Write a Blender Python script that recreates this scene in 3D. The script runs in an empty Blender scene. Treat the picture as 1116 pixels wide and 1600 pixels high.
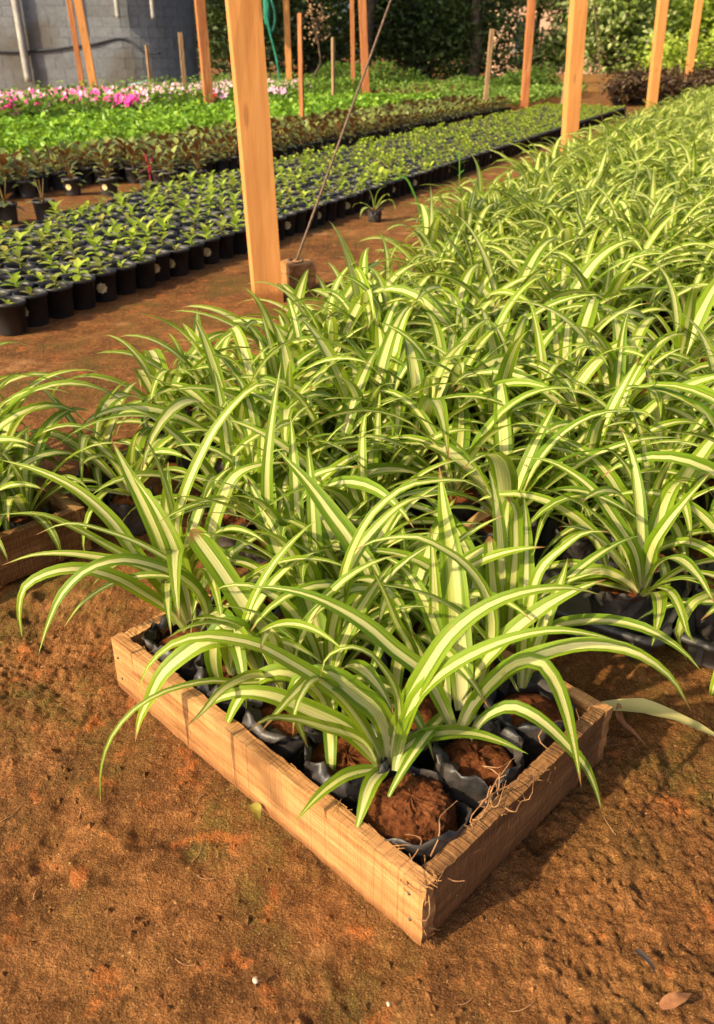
import bpy, math, random
import numpy as np
from math import sin, cos, pi, radians
from mathutils import Vector, Matrix

S = bpy.context.scene
COL = S.collection
PX = 1300.0 / 1600.0            # focal length / picture height
PITCH = math.atan(715 / 1300)
CAM = Vector((0, 0, 0.9))

# ------------------------------------------------------------------ camera
cd = bpy.data.cameras.new('camera'); cam = bpy.data.objects.new('camera', cd); COL.objects.link(cam)
cam.location = CAM; cam.rotation_euler = (pi / 2 - PITCH, 0, 0)
cd.sensor_fit = 'VERTICAL'; cd.sensor_height = 24; cd.lens = 24 * PX
cd.clip_start = .02; cd.clip_end = 800
cd.dof.use_dof = True; cd.dof.focus_distance = 1.35; cd.dof.aperture_fstop = 5.2
S.camera = cam

# ------------------------------------------------------------------ sky and sun
SUN_AZ, SUN_EL = radians(-122), radians(35)      # azimuth clockwise from +Y
w = bpy.data.worlds.new('World'); S.world = w; w.use_nodes = True
nt = w.node_tree; nt.nodes.clear()
o_ = nt.nodes.new('ShaderNodeOutputWorld'); b_ = nt.nodes.new('ShaderNodeBackground'); s_ = nt.nodes.new('ShaderNodeTexSky')
s_.sky_type = 'NISHITA'; s_.sun_disc = False; s_.sun_elevation = SUN_EL; s_.sun_rotation = SUN_AZ % (2 * pi)
s_.dust_density = 5.0; s_.air_density = .75; s_.ozone_density = .6
b_.inputs['Strength'].default_value = .15
nt.links.new(s_.outputs[0], b_.inputs[0]); nt.links.new(b_.outputs[0], o_.inputs[0])
ld = bpy.data.lights.new('sun', 'SUN'); sun = bpy.data.objects.new('sun', ld); COL.objects.link(sun)
ld.energy = 4.7; ld.angle = radians(1.0); ld.color = (1, .82, .52)
sd = Vector((sin(SUN_AZ) * cos(SUN_EL), cos(SUN_AZ) * cos(SUN_EL), sin(SUN_EL)))
sun.rotation_euler = sd.to_track_quat('Z', 'Y').to_euler(); sun.location = sd * 30
S.view_settings.view_transform = 'Standard'; S.view_settings.look = 'None'
S.view_settings.exposure = 0.62; S.view_settings.gamma = 1; S.view_settings.use_curve_mapping = False
S.cycles.use_denoising = True; S.cycles.max_bounces = 7; S.cycles.diffuse_bounces = 4
S.cycles.transmission_bounces = 4; S.cycles.use_adaptive_sampling = True; S.cycles.sample_clamp_indirect = 6

# ------------------------------------------------------------------ helpers
RS = np.random.RandomState
def h2(ix, iy, k=0):
    n = (ix.astype(np.int64) * 374761393 + iy.astype(np.int64) * 668265263 + k * 974711) & 0x7fffffff
    n = ((n ^ (n >> 13)) * 1274126177) & 0x7fffffff
    return ((n ^ (n >> 16)) & 0xffff) / 65535.0
def vnoise(x, y, k=0):
    ix, iy = np.floor(x), np.floor(y); fx, fy = x - ix, y - iy
    fx, fy = fx * fx * (3 - 2 * fx), fy * fy * (3 - 2 * fy)
    a, b = h2(ix, iy, k), h2(ix + 1, iy, k); c, d = h2(ix, iy + 1, k), h2(ix + 1, iy + 1, k)
    return (a + (b - a) * fx) * (1 - fy) + (c + (d - c) * fx) * fy
def fbm(x, y, f, o=4, k=0):
    v, a = 0, .5
    for i in range(o):
        v = v + a * (vnoise(x * f + 13.7 * i, y * f - 7.1 * i, k + i) - .5); f *= 2.03; a *= .5
    return v

class Buf:
    """collects vertices, quads and triangles with uv, a leaf random number and a material slot"""
    def __init__(s): s.V, s.Q, s.T, s.uv, s.r, s.mq, s.mt, s.n = [], [], [], [], [], [], [], 0
    def add(s, V, Q=None, T=None, uv=None, r=0., m=0):
        V = np.asarray(V, float); k = len(V); s.V.append(V)
        s.uv.append(np.zeros((k, 2)) if uv is None else np.asarray(uv, float))
        s.r.append(np.broadcast_to(np.asarray(r, float), (k,)))
        if Q is not None and len(Q): q = np.asarray(Q, int) + s.n; s.Q.append(q); s.mq.append(np.full(len(q), m))
        if T is not None and len(T): t = np.asarray(T, int) + s.n; s.T.append(t); s.mt.append(np.full(len(t), m))
        s.n += k
    def data(s):
        cat = lambda l, sh: np.concatenate(l) if l else np.zeros(sh)
        return cat(s.V, (0, 3)), cat(s.Q, (0, 4)).astype(int), cat(s.T, (0, 3)).astype(int), cat(s.uv, (0, 2)), cat(s.r, (0,)), cat(s.mq, (0,)).astype(int), cat(s.mt, (0,)).astype(int)
    def put(s, o, M=None, loc=(0, 0, 0), r=None, moff=0):
        """append another buffer's cached data, transformed"""
        V, Q, T, uv, rr, mq, mt = o
        V = V @ np.asarray(M).T if M is not None else V
        n0 = s.n; s.V.append(V + np.asarray(loc)); s.uv.append(uv); s.r.append(rr if r is None else (rr + r) % 1.0)
        if len(Q): s.Q.append(Q + n0); s.mq.append(mq + moff)
        if len(T): s.T.append(T + n0); s.mt.append(mt + moff)
        s.n += len(V)
    def mesh(s, name, mats, smooth=True):
        V, Q, T, uv, r, mq, mt = s.data()
        me = bpy.data.meshes.new(name); nq, ntr = len(Q), len(T)
        me.vertices.add(len(V)); me.vertices.foreach_set('co', V.astype(np.float32).ravel())
        li = np.concatenate([Q.ravel(), T.ravel()]).astype(np.int32)
        me.loops.add(len(li)); me.loops.foreach_set('vertex_index', li)
        me.polygons.add(nq + ntr)
        st = np.concatenate([np.arange(nq) * 4, nq * 4 + np.arange(ntr) * 3]).astype(np.int32)
        me.polygons.foreach_set('loop_start', st)
        me.polygons.foreach_set('material_index', np.concatenate([mq, mt]).astype(np.int32))
        me.polygons.foreach_set('use_smooth', np.full(nq + ntr, smooth))
        ul = me.uv_layers.new(name='UVMap'); ul.data.foreach_set('uv', uv[li].astype(np.float32).ravel())
        at = me.attributes.new('lr', 'FLOAT', 'POINT'); at.data.foreach_set('value', r.astype(np.float32))
        for m in (mats if isinstance(mats, (list, tuple)) else [mats]): me.materials.append(m)
        me.update(calc_edges=True); me.validate()
        return me

def link(name, me, parent=None, loc=(0, 0, 0), rz=0, sc=None):
    o = bpy.data.objects.new(name, me); COL.objects.link(o)
    o.location = loc; o.rotation_euler = (0, 0, rz)
    if sc is not None: o.scale = (sc, sc, sc)
    if parent is not None: o.parent = parent
    return o
def thing(name, label, cat, loc=(0, 0, 0), rz=0, group=None, me=None):
    o = link(name, me, None, loc, rz); o['label'] = label; o['category'] = cat
    if group: o['group'] = group
    return o
def kind(o, k): o['kind'] = k; return o
def dup(root, loc, rz, sc=1, label=None, group=None):
    r = root.copy(); COL.objects.link(r); r.location = loc; r.rotation_euler = (0, 0, rz); r.scale = (sc, sc, sc)
    if label: r['label'] = label
    if group: r['group'] = group
    for ch in root.children:
        c = ch.copy(); COL.objects.link(c); c.parent = r
        for g in ch.children:
            d = g.copy(); COL.objects.link(d); d.parent = c
    return r

def lathe(prof, n=20, closed_top=False, cap=False):
    prof = np.asarray(prof, float); k = len(prof); a = np.arange(n) * 2 * pi / n
    V = np.stack([np.outer(prof[:, 0], np.cos(a)), np.outer(prof[:, 0], np.sin(a)), np.repeat(prof[:, 1:2], n, 1)], -1).reshape(-1, 3)
    i, j = np.meshgrid(np.arange(k - 1), np.arange(n), indexing='ij'); j2 = (j + 1) % n
    Q = np.stack([i * n + j, i * n + j2, (i + 1) * n + j2, (i + 1) * n + j], -1).reshape(-1, 4)
    return V, Q
def disc(r, z, n=20, dome=0., jit=0., seed=0):
    rg = RS(seed); rings = [1, .66, .33]
    V, _ = lathe([(r * f, z + dome * (1 - f * f)) for f in rings], n)
    V[n:, 2] += rg.randn(len(V) - n) * jit; V = np.vstack([V, [[0, 0, z + dome]]])
    _, Q = lathe([(1, 0)] * 3, n); c = len(V) - 1; j = np.arange(n)
    T = np.stack([2 * n + j, 2 * n + (j + 1) % n, np.full(n, c)], -1)
    return V, Q, T
def tube_geo(P, r, n=6):
    P = np.asarray(P, float); k = len(P); T = np.gradient(P, axis=0); T /= np.linalg.norm(T, axis=1)[:, None] + 1e-9
    r = np.broadcast_to(np.asarray(r, float), (k,)); V = []
    u = np.cross(T[0], [0.3, .1, 1]); u /= np.linalg.norm(u)
    for i in range(k):
        u = u - T[i] * (u @ T[i]); u /= np.linalg.norm(u) + 1e-9; v = np.cross(T[i], u)
        a = np.arange(n) * 2 * pi / n
        V.append(P[i] + r[i] * (np.outer(np.cos(a), u) + np.outer(np.sin(a), v)))
    V = np.concatenate(V)
    i, j = np.meshgrid(np.arange(k - 1), np.arange(n), indexing='ij'); j2 = (j + 1) % n
    Q = np.stack([i * n + j, i * n + j2, (i + 1) * n + j2, (i + 1) * n + j], -1).reshape(-1, 4)
    T3 = [[0, q + 1, q] for q in range(1, n - 1)] + [[(k - 1) * n, (k - 1) * n + q, (k - 1) * n + q + 1] for q in range(1, n - 1)]
    return V, Q, T3
def catmull(P, n):
    P = np.asarray(P, float); d = np.linalg.norm(np.diff(P, axis=0), axis=1); t = np.concatenate([[0], np.cumsum(d)])
    m = np.gradient(P, t, axis=0) if len(P) > 2 else np.repeat((P[1:] - P[:1]) / t[-1], 2, 0)
    q = np.linspace(0, t[-1], n); i = np.clip(np.searchsorted(t, q, side='right') - 1, 0, len(P) - 2)
    h = (t[i + 1] - t[i])[:, None]; s = ((q - t[i])[:, None]) / h
    return (2*s**3-3*s**2+1)*P[i] + (s**3-2*s**2+s)*h*m[i] + (-2*s**3+3*s**2)*P[i+1] + (s**3-s**2)*h*m[i+1]
def gridbox(L, W, H, nx, ny, nz, jit=.0, seed=0, chip=0.):
    """a box L x W x H standing on z=0 (x from 0 to L, y 0 to W), finely divided and roughened"""
    Vd, Q, idx = [], [], {}
    def vid(i, j, k):
        if (i, j, k) not in idx: idx[(i, j, k)] = len(Vd); Vd.append((L * i / nx, W * j / ny, H * k / nz))
        return idx[(i, j, k)]
    for i in range(nx):
        for j in range(ny):
            Q.append([vid(i, j, 0), vid(i, j+1, 0), vid(i+1, j+1, 0), vid(i+1, j, 0)]); Q.append([vid(i, j, nz), vid(i+1, j, nz), vid(i+1, j+1, nz), vid(i, j+1, nz)])
        for k in range(nz):
            Q.append([vid(i, 0, k), vid(i+1, 0, k), vid(i+1, 0, k+1), vid(i, 0, k+1)]); Q.append([vid(i, ny, k), vid(i, ny, k+1), vid(i+1, ny, k+1), vid(i+1, ny, k)])
    for j in range(ny):
        for k in range(nz):
            Q.append([vid(0, j, k), vid(0, j, k+1), vid(0, j+1, k+1), vid(0, j+1, k)]); Q.append([vid(nx, j, k), vid(nx, j+1, k), vid(nx, j+1, k+1), vid(nx, j, k+1)])
    V = np.array(Vd); rg = RS(seed)
    if jit: V = V + rg.randn(*V.shape) * jit * np.array([.6, 1, 1])
    if chip:
        e = ((V[:, 2] > H * .97) | (V[:, 2] < H * .03)) & ((V[:, 1] < W * .03) | (V[:, 1] > W * .97))
        V[e, 2] -= np.sign(V[e, 2] - H / 2) * np.abs(rg.randn(e.sum())) * chip
        V[e, 1] -= np.sign(V[e, 1] - W / 2) * np.abs(rg.randn(e.sum())) * chip
    return V, np.array(Q)

# ------------------------------------------------------------------ materials
class MT:
    def __init__(s, name, rough=.6, spec=.3):
        s.m = bpy.data.materials.new(name); s.m.use_nodes = True; s.t = s.m.node_tree
        s.b = s.t.nodes['Principled BSDF']; s.o = s.t.nodes['Material Output']
        s.b.inputs['Roughness'].default_value = rough; s.b.inputs['Specular IOR Level'].default_value = spec
    def n(s, t, **k):
        x = s.t.nodes.new(t)
        for a, b in k.items(): setattr(x, a, b)
        return x
    def l(s, a, b): s.t.links.new(a, b)
    def obj(s): return s.n('ShaderNodeTexCoord').outputs['Object']
    def pos(s): return s.n('ShaderNodeNewGeometry').outputs['Position']
    def map(s, v, sc):
        x = s.n('ShaderNodeMapping'); x.inputs['Scale'].default_value = sc; s.l(v, x.inputs[0]); return x.outputs[0]
    def noise(s, v, sc, det=4, rough=.55, dist=0):
        x = s.n('ShaderNodeTexNoise'); x.inputs['Scale'].default_value = sc; x.inputs['Detail'].default_value = det
        x.inputs['Roughness'].default_value = rough; x.inputs['Distortion'].default_value = dist
        if v is not None: s.l(v, x.inputs['Vector'])
        return x.outputs['Fac']
    def ramp(s, f, stops):
        x = s.n('ShaderNodeValToRGB'); e = x.color_ramp.elements
        while len(e) < len(stops): e.new(.5)
        for q, (p, c) in zip(e, stops): q.position = p; q.color = (*c, 1)
        s.l(f, x.inputs[0]); return x.outputs[0]
    def mix(s, f, a, b, mode='MIX'):
        x = s.n('ShaderNodeMix', data_type='RGBA', blend_type=mode)
        for v, i in ((f, 0), (a, 6), (b, 7)):
            if isinstance(v, (int, float)): x.inputs[i].default_value = v
            elif isinstance(v, tuple): x.inputs[i].default_value = (*v, 1)
            else: s.l(v, x.inputs[i])
        return x.outputs[2]
    def math(s, op, a, b=0., c=0.):
        x = s.n('ShaderNodeMath', operation=op)
        for i, v in enumerate((a, b, c)):
            if isinstance(v, (int, float)): x.inputs[i].default_value = v
            else: s.l(v, x.inputs[i])
        return x.outputs[0]
    def step(s, f, a, b):
        x = s.n('ShaderNodeMapRange', interpolation_type='SMOOTHSTEP'); x.inputs[1].default_value = a; x.inputs[2].default_value = b
        s.l(f, x.inputs[0]); return x.outputs[0]
    def col(s, c):
        if isinstance(c, tuple): s.b.inputs['Base Color'].default_value = (*c, 1)
        else: s.l(c, s.b.inputs['Base Color'])
        return s
    def bump(s, f, st=.4, d=.01):
        x = s.n('ShaderNodeBump'); x.inputs['Strength'].default_value = st; x.inputs['Distance'].default_value = d
        s.l(f, x.inputs['Height']); s.l(x.outputs[0], s.b.inputs['Normal']); return s
    def rand(s):
        """one number per leaf: object random plus the mesh's own leaf number"""
        a = s.n('ShaderNodeAttribute', attribute_name='lr').outputs['Fac']; b = s.n('ShaderNodeObjectInfo').outputs['Random']
        return s.math('FRACT', s.math('ADD', a, b))
    def translucent(s, color, amt):
        x = s.n('ShaderNodeBsdfTranslucent'); y = s.n('ShaderNodeMixShader'); y.inputs[0].default_value = amt
        if isinstance(color, tuple): x.inputs[0].default_value = (*color, 1)
        else: s.l(color, x.inputs[0])
        s.l(s.b.outputs[0], y.inputs[1]); s.l(x.outputs[0], y.inputs[2]); s.l(y.outputs[0], s.o.inputs[0]); return s

def mat_spider():
    m = MT('variegated_leaf', .46, .28)
    uv = m.n('ShaderNodeUVMap').outputs[0]; sp = m.n('ShaderNodeSeparateXYZ'); m.l(uv, sp.inputs[0]); u, v = sp.outputs[0], sp.outputs[1]
    r = m.rand(); r2 = m.math('FRACT', m.math('MULTIPLY', r, 7.31)); r3 = m.math('FRACT', m.math('MULTIPLY', r, 23.7))
    t = m.math('MULTIPLY', m.math('ABSOLUTE', m.math('SUBTRACT', u, .5)), 2)
    cv = m.n('ShaderNodeCombineXYZ'); m.l(m.math('MULTIPLY', u, 9.), cv.inputs[0]); m.l(m.math('MULTIPLY', v, .7), cv.inputs[1]); m.l(m.math('MULTIPLY', r, 60), cv.inputs[2])
    streak = m.noise(cv.outputs[0], 1.6, 3, .6)
    te = m.math('ADD', t, m.math('MULTIPLY', m.math('SUBTRACT', streak, .5), .62))
    edge = m.math('ADD', m.math('MULTIPLY', r2, .27), .25)
    edge = m.math('SUBTRACT', edge, m.math('MULTIPLY', m.step(v, .55, 1.0), .12))
    d = m.math('SUBTRACT', te, edge); mask = m.step(d, -.05, .07)
    # margins: light yellow green to deep green from leaf to leaf; a darker line where the stripe begins
    green = m.mix(r3, (.22, .335, .010), (.095, .20, .007))
    green = m.mix(m.step(streak, .42, .7), green, m.mix(.5, green, (.35, .41, .03)))
    dark = m.math('MULTIPLY', m.step(d, -.02, .08), m.math('SUBTRACT', 1., m.step(d, .08, .3)))
    green = m.mix(m.math('MULTIPLY', dark, .55), green, (.07, .135, .006))
    cream = m.mix(m.step(streak, .35, .65), (.73, .68, .32), (.50, .53, .11))
    cf = m.n('ShaderNodeCombineXYZ'); m.l(m.math('MULTIPLY', u, 46.), cf.inputs[0]); m.l(m.math('MULTIPLY', v, 1.4), cf.inputs[1]); m.l(m.math('MULTIPLY', r, 91), cf.inputs[2]); fine = m.noise(cf.outputs[0], 1., 2)
    cream = m.mix(m.math('MULTIPLY', m.step(fine, .52, .66), .45), cream, (.50, .56, .15))
    cream = m.mix(m.math('SUBTRACT', 1., m.step(v, .0, .3)), cream, (.74, .68, .36))
    c = m.mix(mask, cream, green)
    c = m.mix(m.math('MULTIPLY', m.math('SUBTRACT', 1., m.step(v, .0, .16)), .55), c, (.68, .62, .30))
    tip = m.math('MULTIPLY', m.step(m.math('ADD', v, m.math('MULTIPLY', streak, .06)), .955, 1.0), m.step(r2, .3, .4)); c = m.mix(tip, c, (.30, .15, .05))
    spot = m.step(m.noise(m.obj(), 60, 2), .70, .76); c = m.mix(m.math('MULTIPLY', spot, .5), c, (.35, .25, .07))
    dirt = m.math('MULTIPLY', m.step(m.noise(m.obj(), 14, 5, .7), .56, .74), .30); c = m.mix(dirt, c, (.40, .30, .10))
    m.col(c); m.bump(m.math('ADD', m.noise(cv.outputs[0], 3.2, 2), m.math('MULTIPLY', fine, .6)), .35, .002)
    m.translucent(m.mix(.35, c, (.55, .66, .03)), .38); return m.m
def mat_foliage(name, cols, trans=.3, rough=.45, back=None, sc=3., tcol=(.35, .5, .04)):
    m = MT(name, rough, .35); r = m.rand(); n = m.noise(m.pos(), sc, 2)
    f = m.math('ADD', m.math('MULTIPLY', r, .65), m.math('MULTIPLY', n, .35))
    k = len(cols); c = m.ramp(f, [(.15 + .7 * i / max(1, k - 1), q) for i, q in enumerate(cols)])
    uv = m.n('ShaderNodeUVMap').outputs[0]; sp = m.n('ShaderNodeSeparateXYZ'); m.l(uv, sp.inputs[0])
    vein = m.math('SUBTRACT', 1., m.step(m.math('ABSOLUTE', m.math('SUBTRACT', sp.outputs[0], .5)), .0, .09))
    c = m.mix(m.math('MULTIPLY', vein, .25), c, (.4, .45, .15))
    if back: c = m.mix(m.n('ShaderNodeNewGeometry').outputs['Backfacing'], c, back)
    m.col(c).translucent(m.mix(.4, c, tcol), trans); return m.m
def mat_wood(name, dark, mid, light, axis=0, sc=1., rough=.75, saw=0., bump=.35, stain=.0, mud=0.):
    m = MT(name, rough, .25); v = m.obj(); s3 = [34 * sc] * 3; s3[axis] = 2.2 * sc
    g = m.noise(m.map(v, tuple(s3)), 1.6, 5, .6, .6); f3 = [230 * sc] * 3; f3[axis] = 9 * sc; fi = m.noise(m.map(v, tuple(f3)), 1., 2)
    big = m.noise(v, 5 * sc, 3)
    f = m.math('ADD', m.math('MULTIPLY', g, .6), m.math('ADD', m.math('MULTIPLY', fi, .25), m.math('MULTIPLY', big, .15)))
    c = m.ramp(f, [(.33, dark), (.5, mid), (.68, light)])
    c = m.mix(m.math('MULTIPLY', m.step(big, .56, .74), stain), c, tuple(x * .55 for x in dark))
    h = m.math('ADD', m.math('MULTIPLY', g, .5), m.math('MULTIPLY', fi, .5))
    if saw:
        a3 = [3, 3, 3]; a3[axis] = 300; sw = m.noise(m.map(v, tuple(a3)), 1., 1); h = m.math('ADD', h, m.math('MULTIPLY', sw, saw))
        c = m.mix(m.math('MULTIPLY', m.step(sw, .55, .75), .18), c, dark)
    if mud:
        sp = m.n('ShaderNodeSeparateXYZ'); m.l(v, sp.inputs[0]); mz = m.math('SUBTRACT', m.math('MULTIPLY', m.noise(v, 26, 5, .65), mud * 2.2), sp.outputs[2])
        c = m.mix(m.math('MULTIPLY', m.step(mz, -.01, mud * .8), .75), c, (.17, .060, .018))
        kn = m.n('ShaderNodeTexVoronoi'); k3 = [1.0, 1.0, 1.0]; k3 = [9, 9, 9]; k3[axis] = 2.2; kn.inputs['Scale'].default_value = 1.; m.l(m.map(v, tuple(k3)), kn.inputs['Vector'])
        c = m.mix(m.math('MULTIPLY', m.math('SUBTRACT', 1., m.step(kn.outputs['Distance'], .05, .13)), .6), c, tuple(x * .6 for x in dark))
        c = m.mix(m.math('MULTIPLY', m.step(m.noise(v, 7, 6, .7), .55, .75), .3), c, tuple(x * .75 for x in mid))
    m.col(c).bump(h, bump, .004); return m.m
def mat_soil(name, a, b, c, sc=60.):
    m = MT(name, .95, .12); n = m.noise(m.obj(), sc, 7, .72); m.col(m.ramp(n, [(.3, a), (.52, b), (.75, c)])).bump(n, 1., .02); return m.m
def mat_plain(name, a, b, rough=.6, sc=20., spec=.3, bump=.2, metal=0.):
    m = MT(name, rough, spec); n = m.noise(m.obj(), sc, 4); m.col(m.ramp(n, [(.35, a), (.7, b)])).bump(n, bump, .004); m.b.inputs['Metallic'].default_value = metal; return m.m
def mat_ground():
    m = MT('dirt_ground', .93, .12); p = m.pos()
    n1 = m.noise(p, 1.9, 5, .6); n2 = m.noise(p, 11, 6, .7); n3 = m.noise(p, 60, 6, .75); n4 = m.noise(p, 340, 3, .65)
    f = m.math('ADD', m.math('ADD', m.math('MULTIPLY', n1, .26), m.math('MULTIPLY', n2, .34)), m.math('ADD', m.math('MULTIPLY', n3, .26), m.math('MULTIPLY', n4, .14)))
    c = m.ramp(f, [(.39, (.050, .021, .007)), (.47, (.132, .052, .015)), (.53, (.228, .092, .027)), (.61, (.36, .162, .058))])
    c = m.mix(m.math('MULTIPLY', m.step(n3, .55, .72), .55), c, (.46, .205, .066))
    moss = m.math('MULTIPLY', m.step(m.noise(m.map(p, (1, 1, 1)), 2.6, 6, .68, .5), .49, .62), m.step(n3, .36, .56)); c = m.mix(m.math('MULTIPLY', moss, .75), c, (.080, .072, .013))
    red = m.step(m.noise(p, 15, 5, .65), .57, .68); c = m.mix(m.math('MULTIPLY', red, .6), c, (.42, .115, .026))
    pale = m.math('MULTIPLY', m.step(m.noise(m.map(p, (1, 2.4, 1)), 1.3, 5, .62), .56, .68), m.step(n2, .42, .6)); c = m.mix(m.math('MULTIPLY', pale, .5), c, (.47, .26, .11))
    olive = m.step(m.noise(p, 4.2, 5, .65), .50, .64); c = m.mix(m.math('MULTIPLY', olive, .22), c, (.15, .092, .022))
    n5 = m.noise(p, 520, 2, .6); c = m.mix(m.math('MULTIPLY', m.step(n5, .54, .66), .5), c, m.mix(.5, c, (.54, .28, .095))); c = m.mix(m.math('MULTIPLY', m.math('SUBTRACT', 1., m.step(n5, .36, .47)), .55), c, m.mix(.75, c, (.035, .014, .005)))
    vo = m.n('ShaderNodeTexVoronoi'); vo.inputs['Scale'].default_value = 150; m.l(p, vo.inputs['Vector']); cell = m.math('SUBTRACT', 1., vo.outputs['Distance'])
    grit = m.step(m.noise(p, 230, 1), .70, .76); c = m.mix(m.math('MULTIPLY', grit, .6), c, (.52, .32, .12))
    m.col(c).bump(m.math('ADD', m.math('MULTIPLY', n2, .8), m.math('ADD', m.math('ADD', n3, m.math('MULTIPLY', cell, .22)), m.math('MULTIPLY', n4, .6))), .75, .011); return m.m
M_SPIDER = mat_spider()
M_GROUND = mat_ground()
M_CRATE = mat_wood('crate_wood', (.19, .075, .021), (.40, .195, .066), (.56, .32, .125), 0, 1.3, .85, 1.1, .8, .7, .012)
M_CRATE_OLD = mat_wood('weathered_crate_wood', (.12, .055, .02), (.28, .145, .05), (.40, .23, .10), 0, 1., .85, .5, .6, .6)
M_POST = mat_wood('post_wood', (.47, .185, .050), (.57, .245, .070), (.63, .30, .10), 2, .6, .65, 0, .15, .15, .05)
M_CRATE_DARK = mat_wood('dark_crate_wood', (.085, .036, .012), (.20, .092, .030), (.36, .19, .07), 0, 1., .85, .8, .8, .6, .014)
M_POST_RED = mat_wood('stained_post_wood', (.24, .075, .025), (.42, .15, .05), (.52, .26, .11), 2, .6, .7, 0, .25, .5, .05)
M_STAKE = mat_wood('grey_stake_wood', (.16, .09, .045), (.30, .18, .09), (.42, .29, .17), 2, 1., .85, 0, .4, .4)
M_BAG = mat_plain('black_polythene', (.014, .014, .015), (.07, .056, .046), .47, 34, .45, .7)
M_POT = mat_plain('black_plastic', (.010, .010, .011), (.026, .024, .023), .48, 14, .45, .12)
M_POT_GREY = mat_plain('dusty_plastic', (.03, .03, .03), (.075, .07, .065), .6, 14, .35, .15)
M_TRAY = mat_plain('tray_plastic', (.03, .03, .031), (.10, .088, .078), .5, 18, .4, .15)
M_SOIL = mat_soil('red_soil', (.055, .018, .007), (.20, .063, .019), (.38, .14, .048))
M_DSOIL = mat_soil('dark_soil', (.05, .024, .011), (.14, .068, .028), (.27, .14, .06), 90)
M_STICK = mat_plain('cream_sticker', (.50, .36, .15), (.80, .68, .36), .5, 60, .3, 0)
M_SEED = mat_foliage('seedling_leaf', [(.20, .30, .02), (.36, .46, .04), (.50, .56, .09)], .4)
M_SEED2 = mat_foliage('bronzed_seedling_leaf', [(.15, .18, .03), (.27, .30, .045), (.36, .30, .07)], .3)
M_BRONZE = mat_foliage('bronze_leaf', [(.06, .08, .015), (.15, .185, .035), (.28, .32, .08)], .2, .38, (.15, .05, .02), tcol=(.35, .16, .03))
M_BSTEM = mat_plain('brown_green_stem', (.10, .07, .02), (.20, .13, .04), .5, 30)
M_REDSTEM = mat_plain('red_stem', (.25, .01, .03), (.42, .03, .06), .5, 30)
M_BRIGHT = mat_foliage('bright_bedding_leaf', [(.09, .22, .01), (.18, .36, .018), (.30, .48, .035)], .3, .4)
M_IMP = mat_foliage('bushy_leaf', [(.05, .11, .012), (.11, .22, .02), (.22, .34, .04)], .25, .4)
M_LOWG = mat_foliage('low_leaf', [(.07, .14, .02), (.15, .26, .03), (.26, .37, .06)], .25, .5)
M_DARKRED = mat_foliage('dark_red_leaf', [(.035, .012, .01), (.075, .03, .018), (.12, .09, .03)], .15, .5, tcol=(.3, .08, .03))
M_TREE = mat_foliage('shaded_tree_leaf', [(.014, .028, .009), (.034, .066, .015), (.10, .15, .035)], .2, .5, sc=.7)  # near black: the shade these trees stand in is put into the leaf colour
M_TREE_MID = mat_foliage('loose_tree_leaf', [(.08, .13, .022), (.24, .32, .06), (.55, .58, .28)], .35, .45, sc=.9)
M_TREE_LT = mat_foliage('sunlit_tree_leaf', [(.20, .30, .02), (.42, .54, .05), (.68, .72, .18)], .45, .45, sc=.9)  # pale: sunlight on the right-hand trees is brightened into the leaf colour
M_GRASS = mat_foliage('tall_grass', [(.05, .11, .012), (.09, .18, .018), (.18, .26, .04)], .3, .5)
M_BARK = mat_plain('bark', (.04, .028, .018), (.13, .10, .07), .9, 9, .1, .6)
M_PINK = mat_plain('pale_pink_petal', (.62, .28, .42), (.82, .55, .66), .6, 40, .2, 0)
M_MAG = mat_plain('magenta_petal', (.60, .02, .22), (.80, .08, .40), .6, 40, .2, 0)
M_REDP = mat_plain('red_petal', (.60, .015, .02), (.75, .05, .06), .6, 40, .2, 0)
def mat_block():
    m = MT('grey_block', .92, .15); r = m.n('ShaderNodeObjectInfo').outputs['Random']; p = m.pos()
    a = m.noise(p, .55, 4); b = m.noise(p, 16, 4)
    c = m.ramp(m.math('ADD', m.math('MULTIPLY', r, .2), m.math('MULTIPLY', b, .8)), [(.25, (.125, .132, .145)), (.5, (.16, .168, .185)), (.8, (.205, .215, .235))])
    c = m.mix(m.math('MULTIPLY', m.step(a, .46, .62), .75), c, (.10, .085, .065))
    m.col(c).bump(b, .5, .01); return m.m
M_BLOCK = mat_block()
M_MORTAR = mat_plain('mortar', (.13, .135, .14), (.18, .185, .19), .95, 12, .1, .3)
M_PVC = mat_plain('pale_pipe', (.27, .26, .235), (.40, .385, .34), .5, 5)
M_CABLE = mat_plain('dark_hose', (.02, .022, .03), (.04, .045, .06), .5, 5)
M_BLUE = mat_plain('blue_pipe', (.18, .30, .38), (.30, .42, .50), .5, 5)
M_GREENHOSE = mat_plain('green_hose', (.01, .17, .10), (.03, .30, .18), .4, 5, .4)
M_WIRE = mat_plain('rusty_wire', (.10, .055, .03), (.22, .14, .085), .6, 60, .4, .3)
M_PLASTER = mat_plain('peach_plaster', (.60, .36, .24), (.72, .47, .33), .9, 2, .15, .2)
M_ROOF = mat_plain('roof_tile', (.22, .075, .04), (.34, .13, .07), .9, 4, .15, .4)
M_GLASS = mat_plain('dark_window', (.02, .025, .03), (.05, .06, .07), .12, 3, .5, 0)
M_BANK = mat_wood('brown_plank', (.13, .065, .02), (.25, .13, .04), (.36, .21, .075), 0, .6, .9, 0, .3, .4)
M_PEBBLE = mat_plain('pale_pebble', (.34, .26, .17), (.62, .50, .38), .8, 60)
M_ROOT = mat_plain('dry_root', (.22, .10, .04), (.40, .22, .10), .9, 40)
M_DRY = mat_plain('dry_leaf', (.20, .075, .03), (.38, .17, .07), .8, 60)
M_STRAW = mat_plain('withered_leaf', (.26, .14, .045), (.48, .33, .13), .8, 40)
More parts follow.
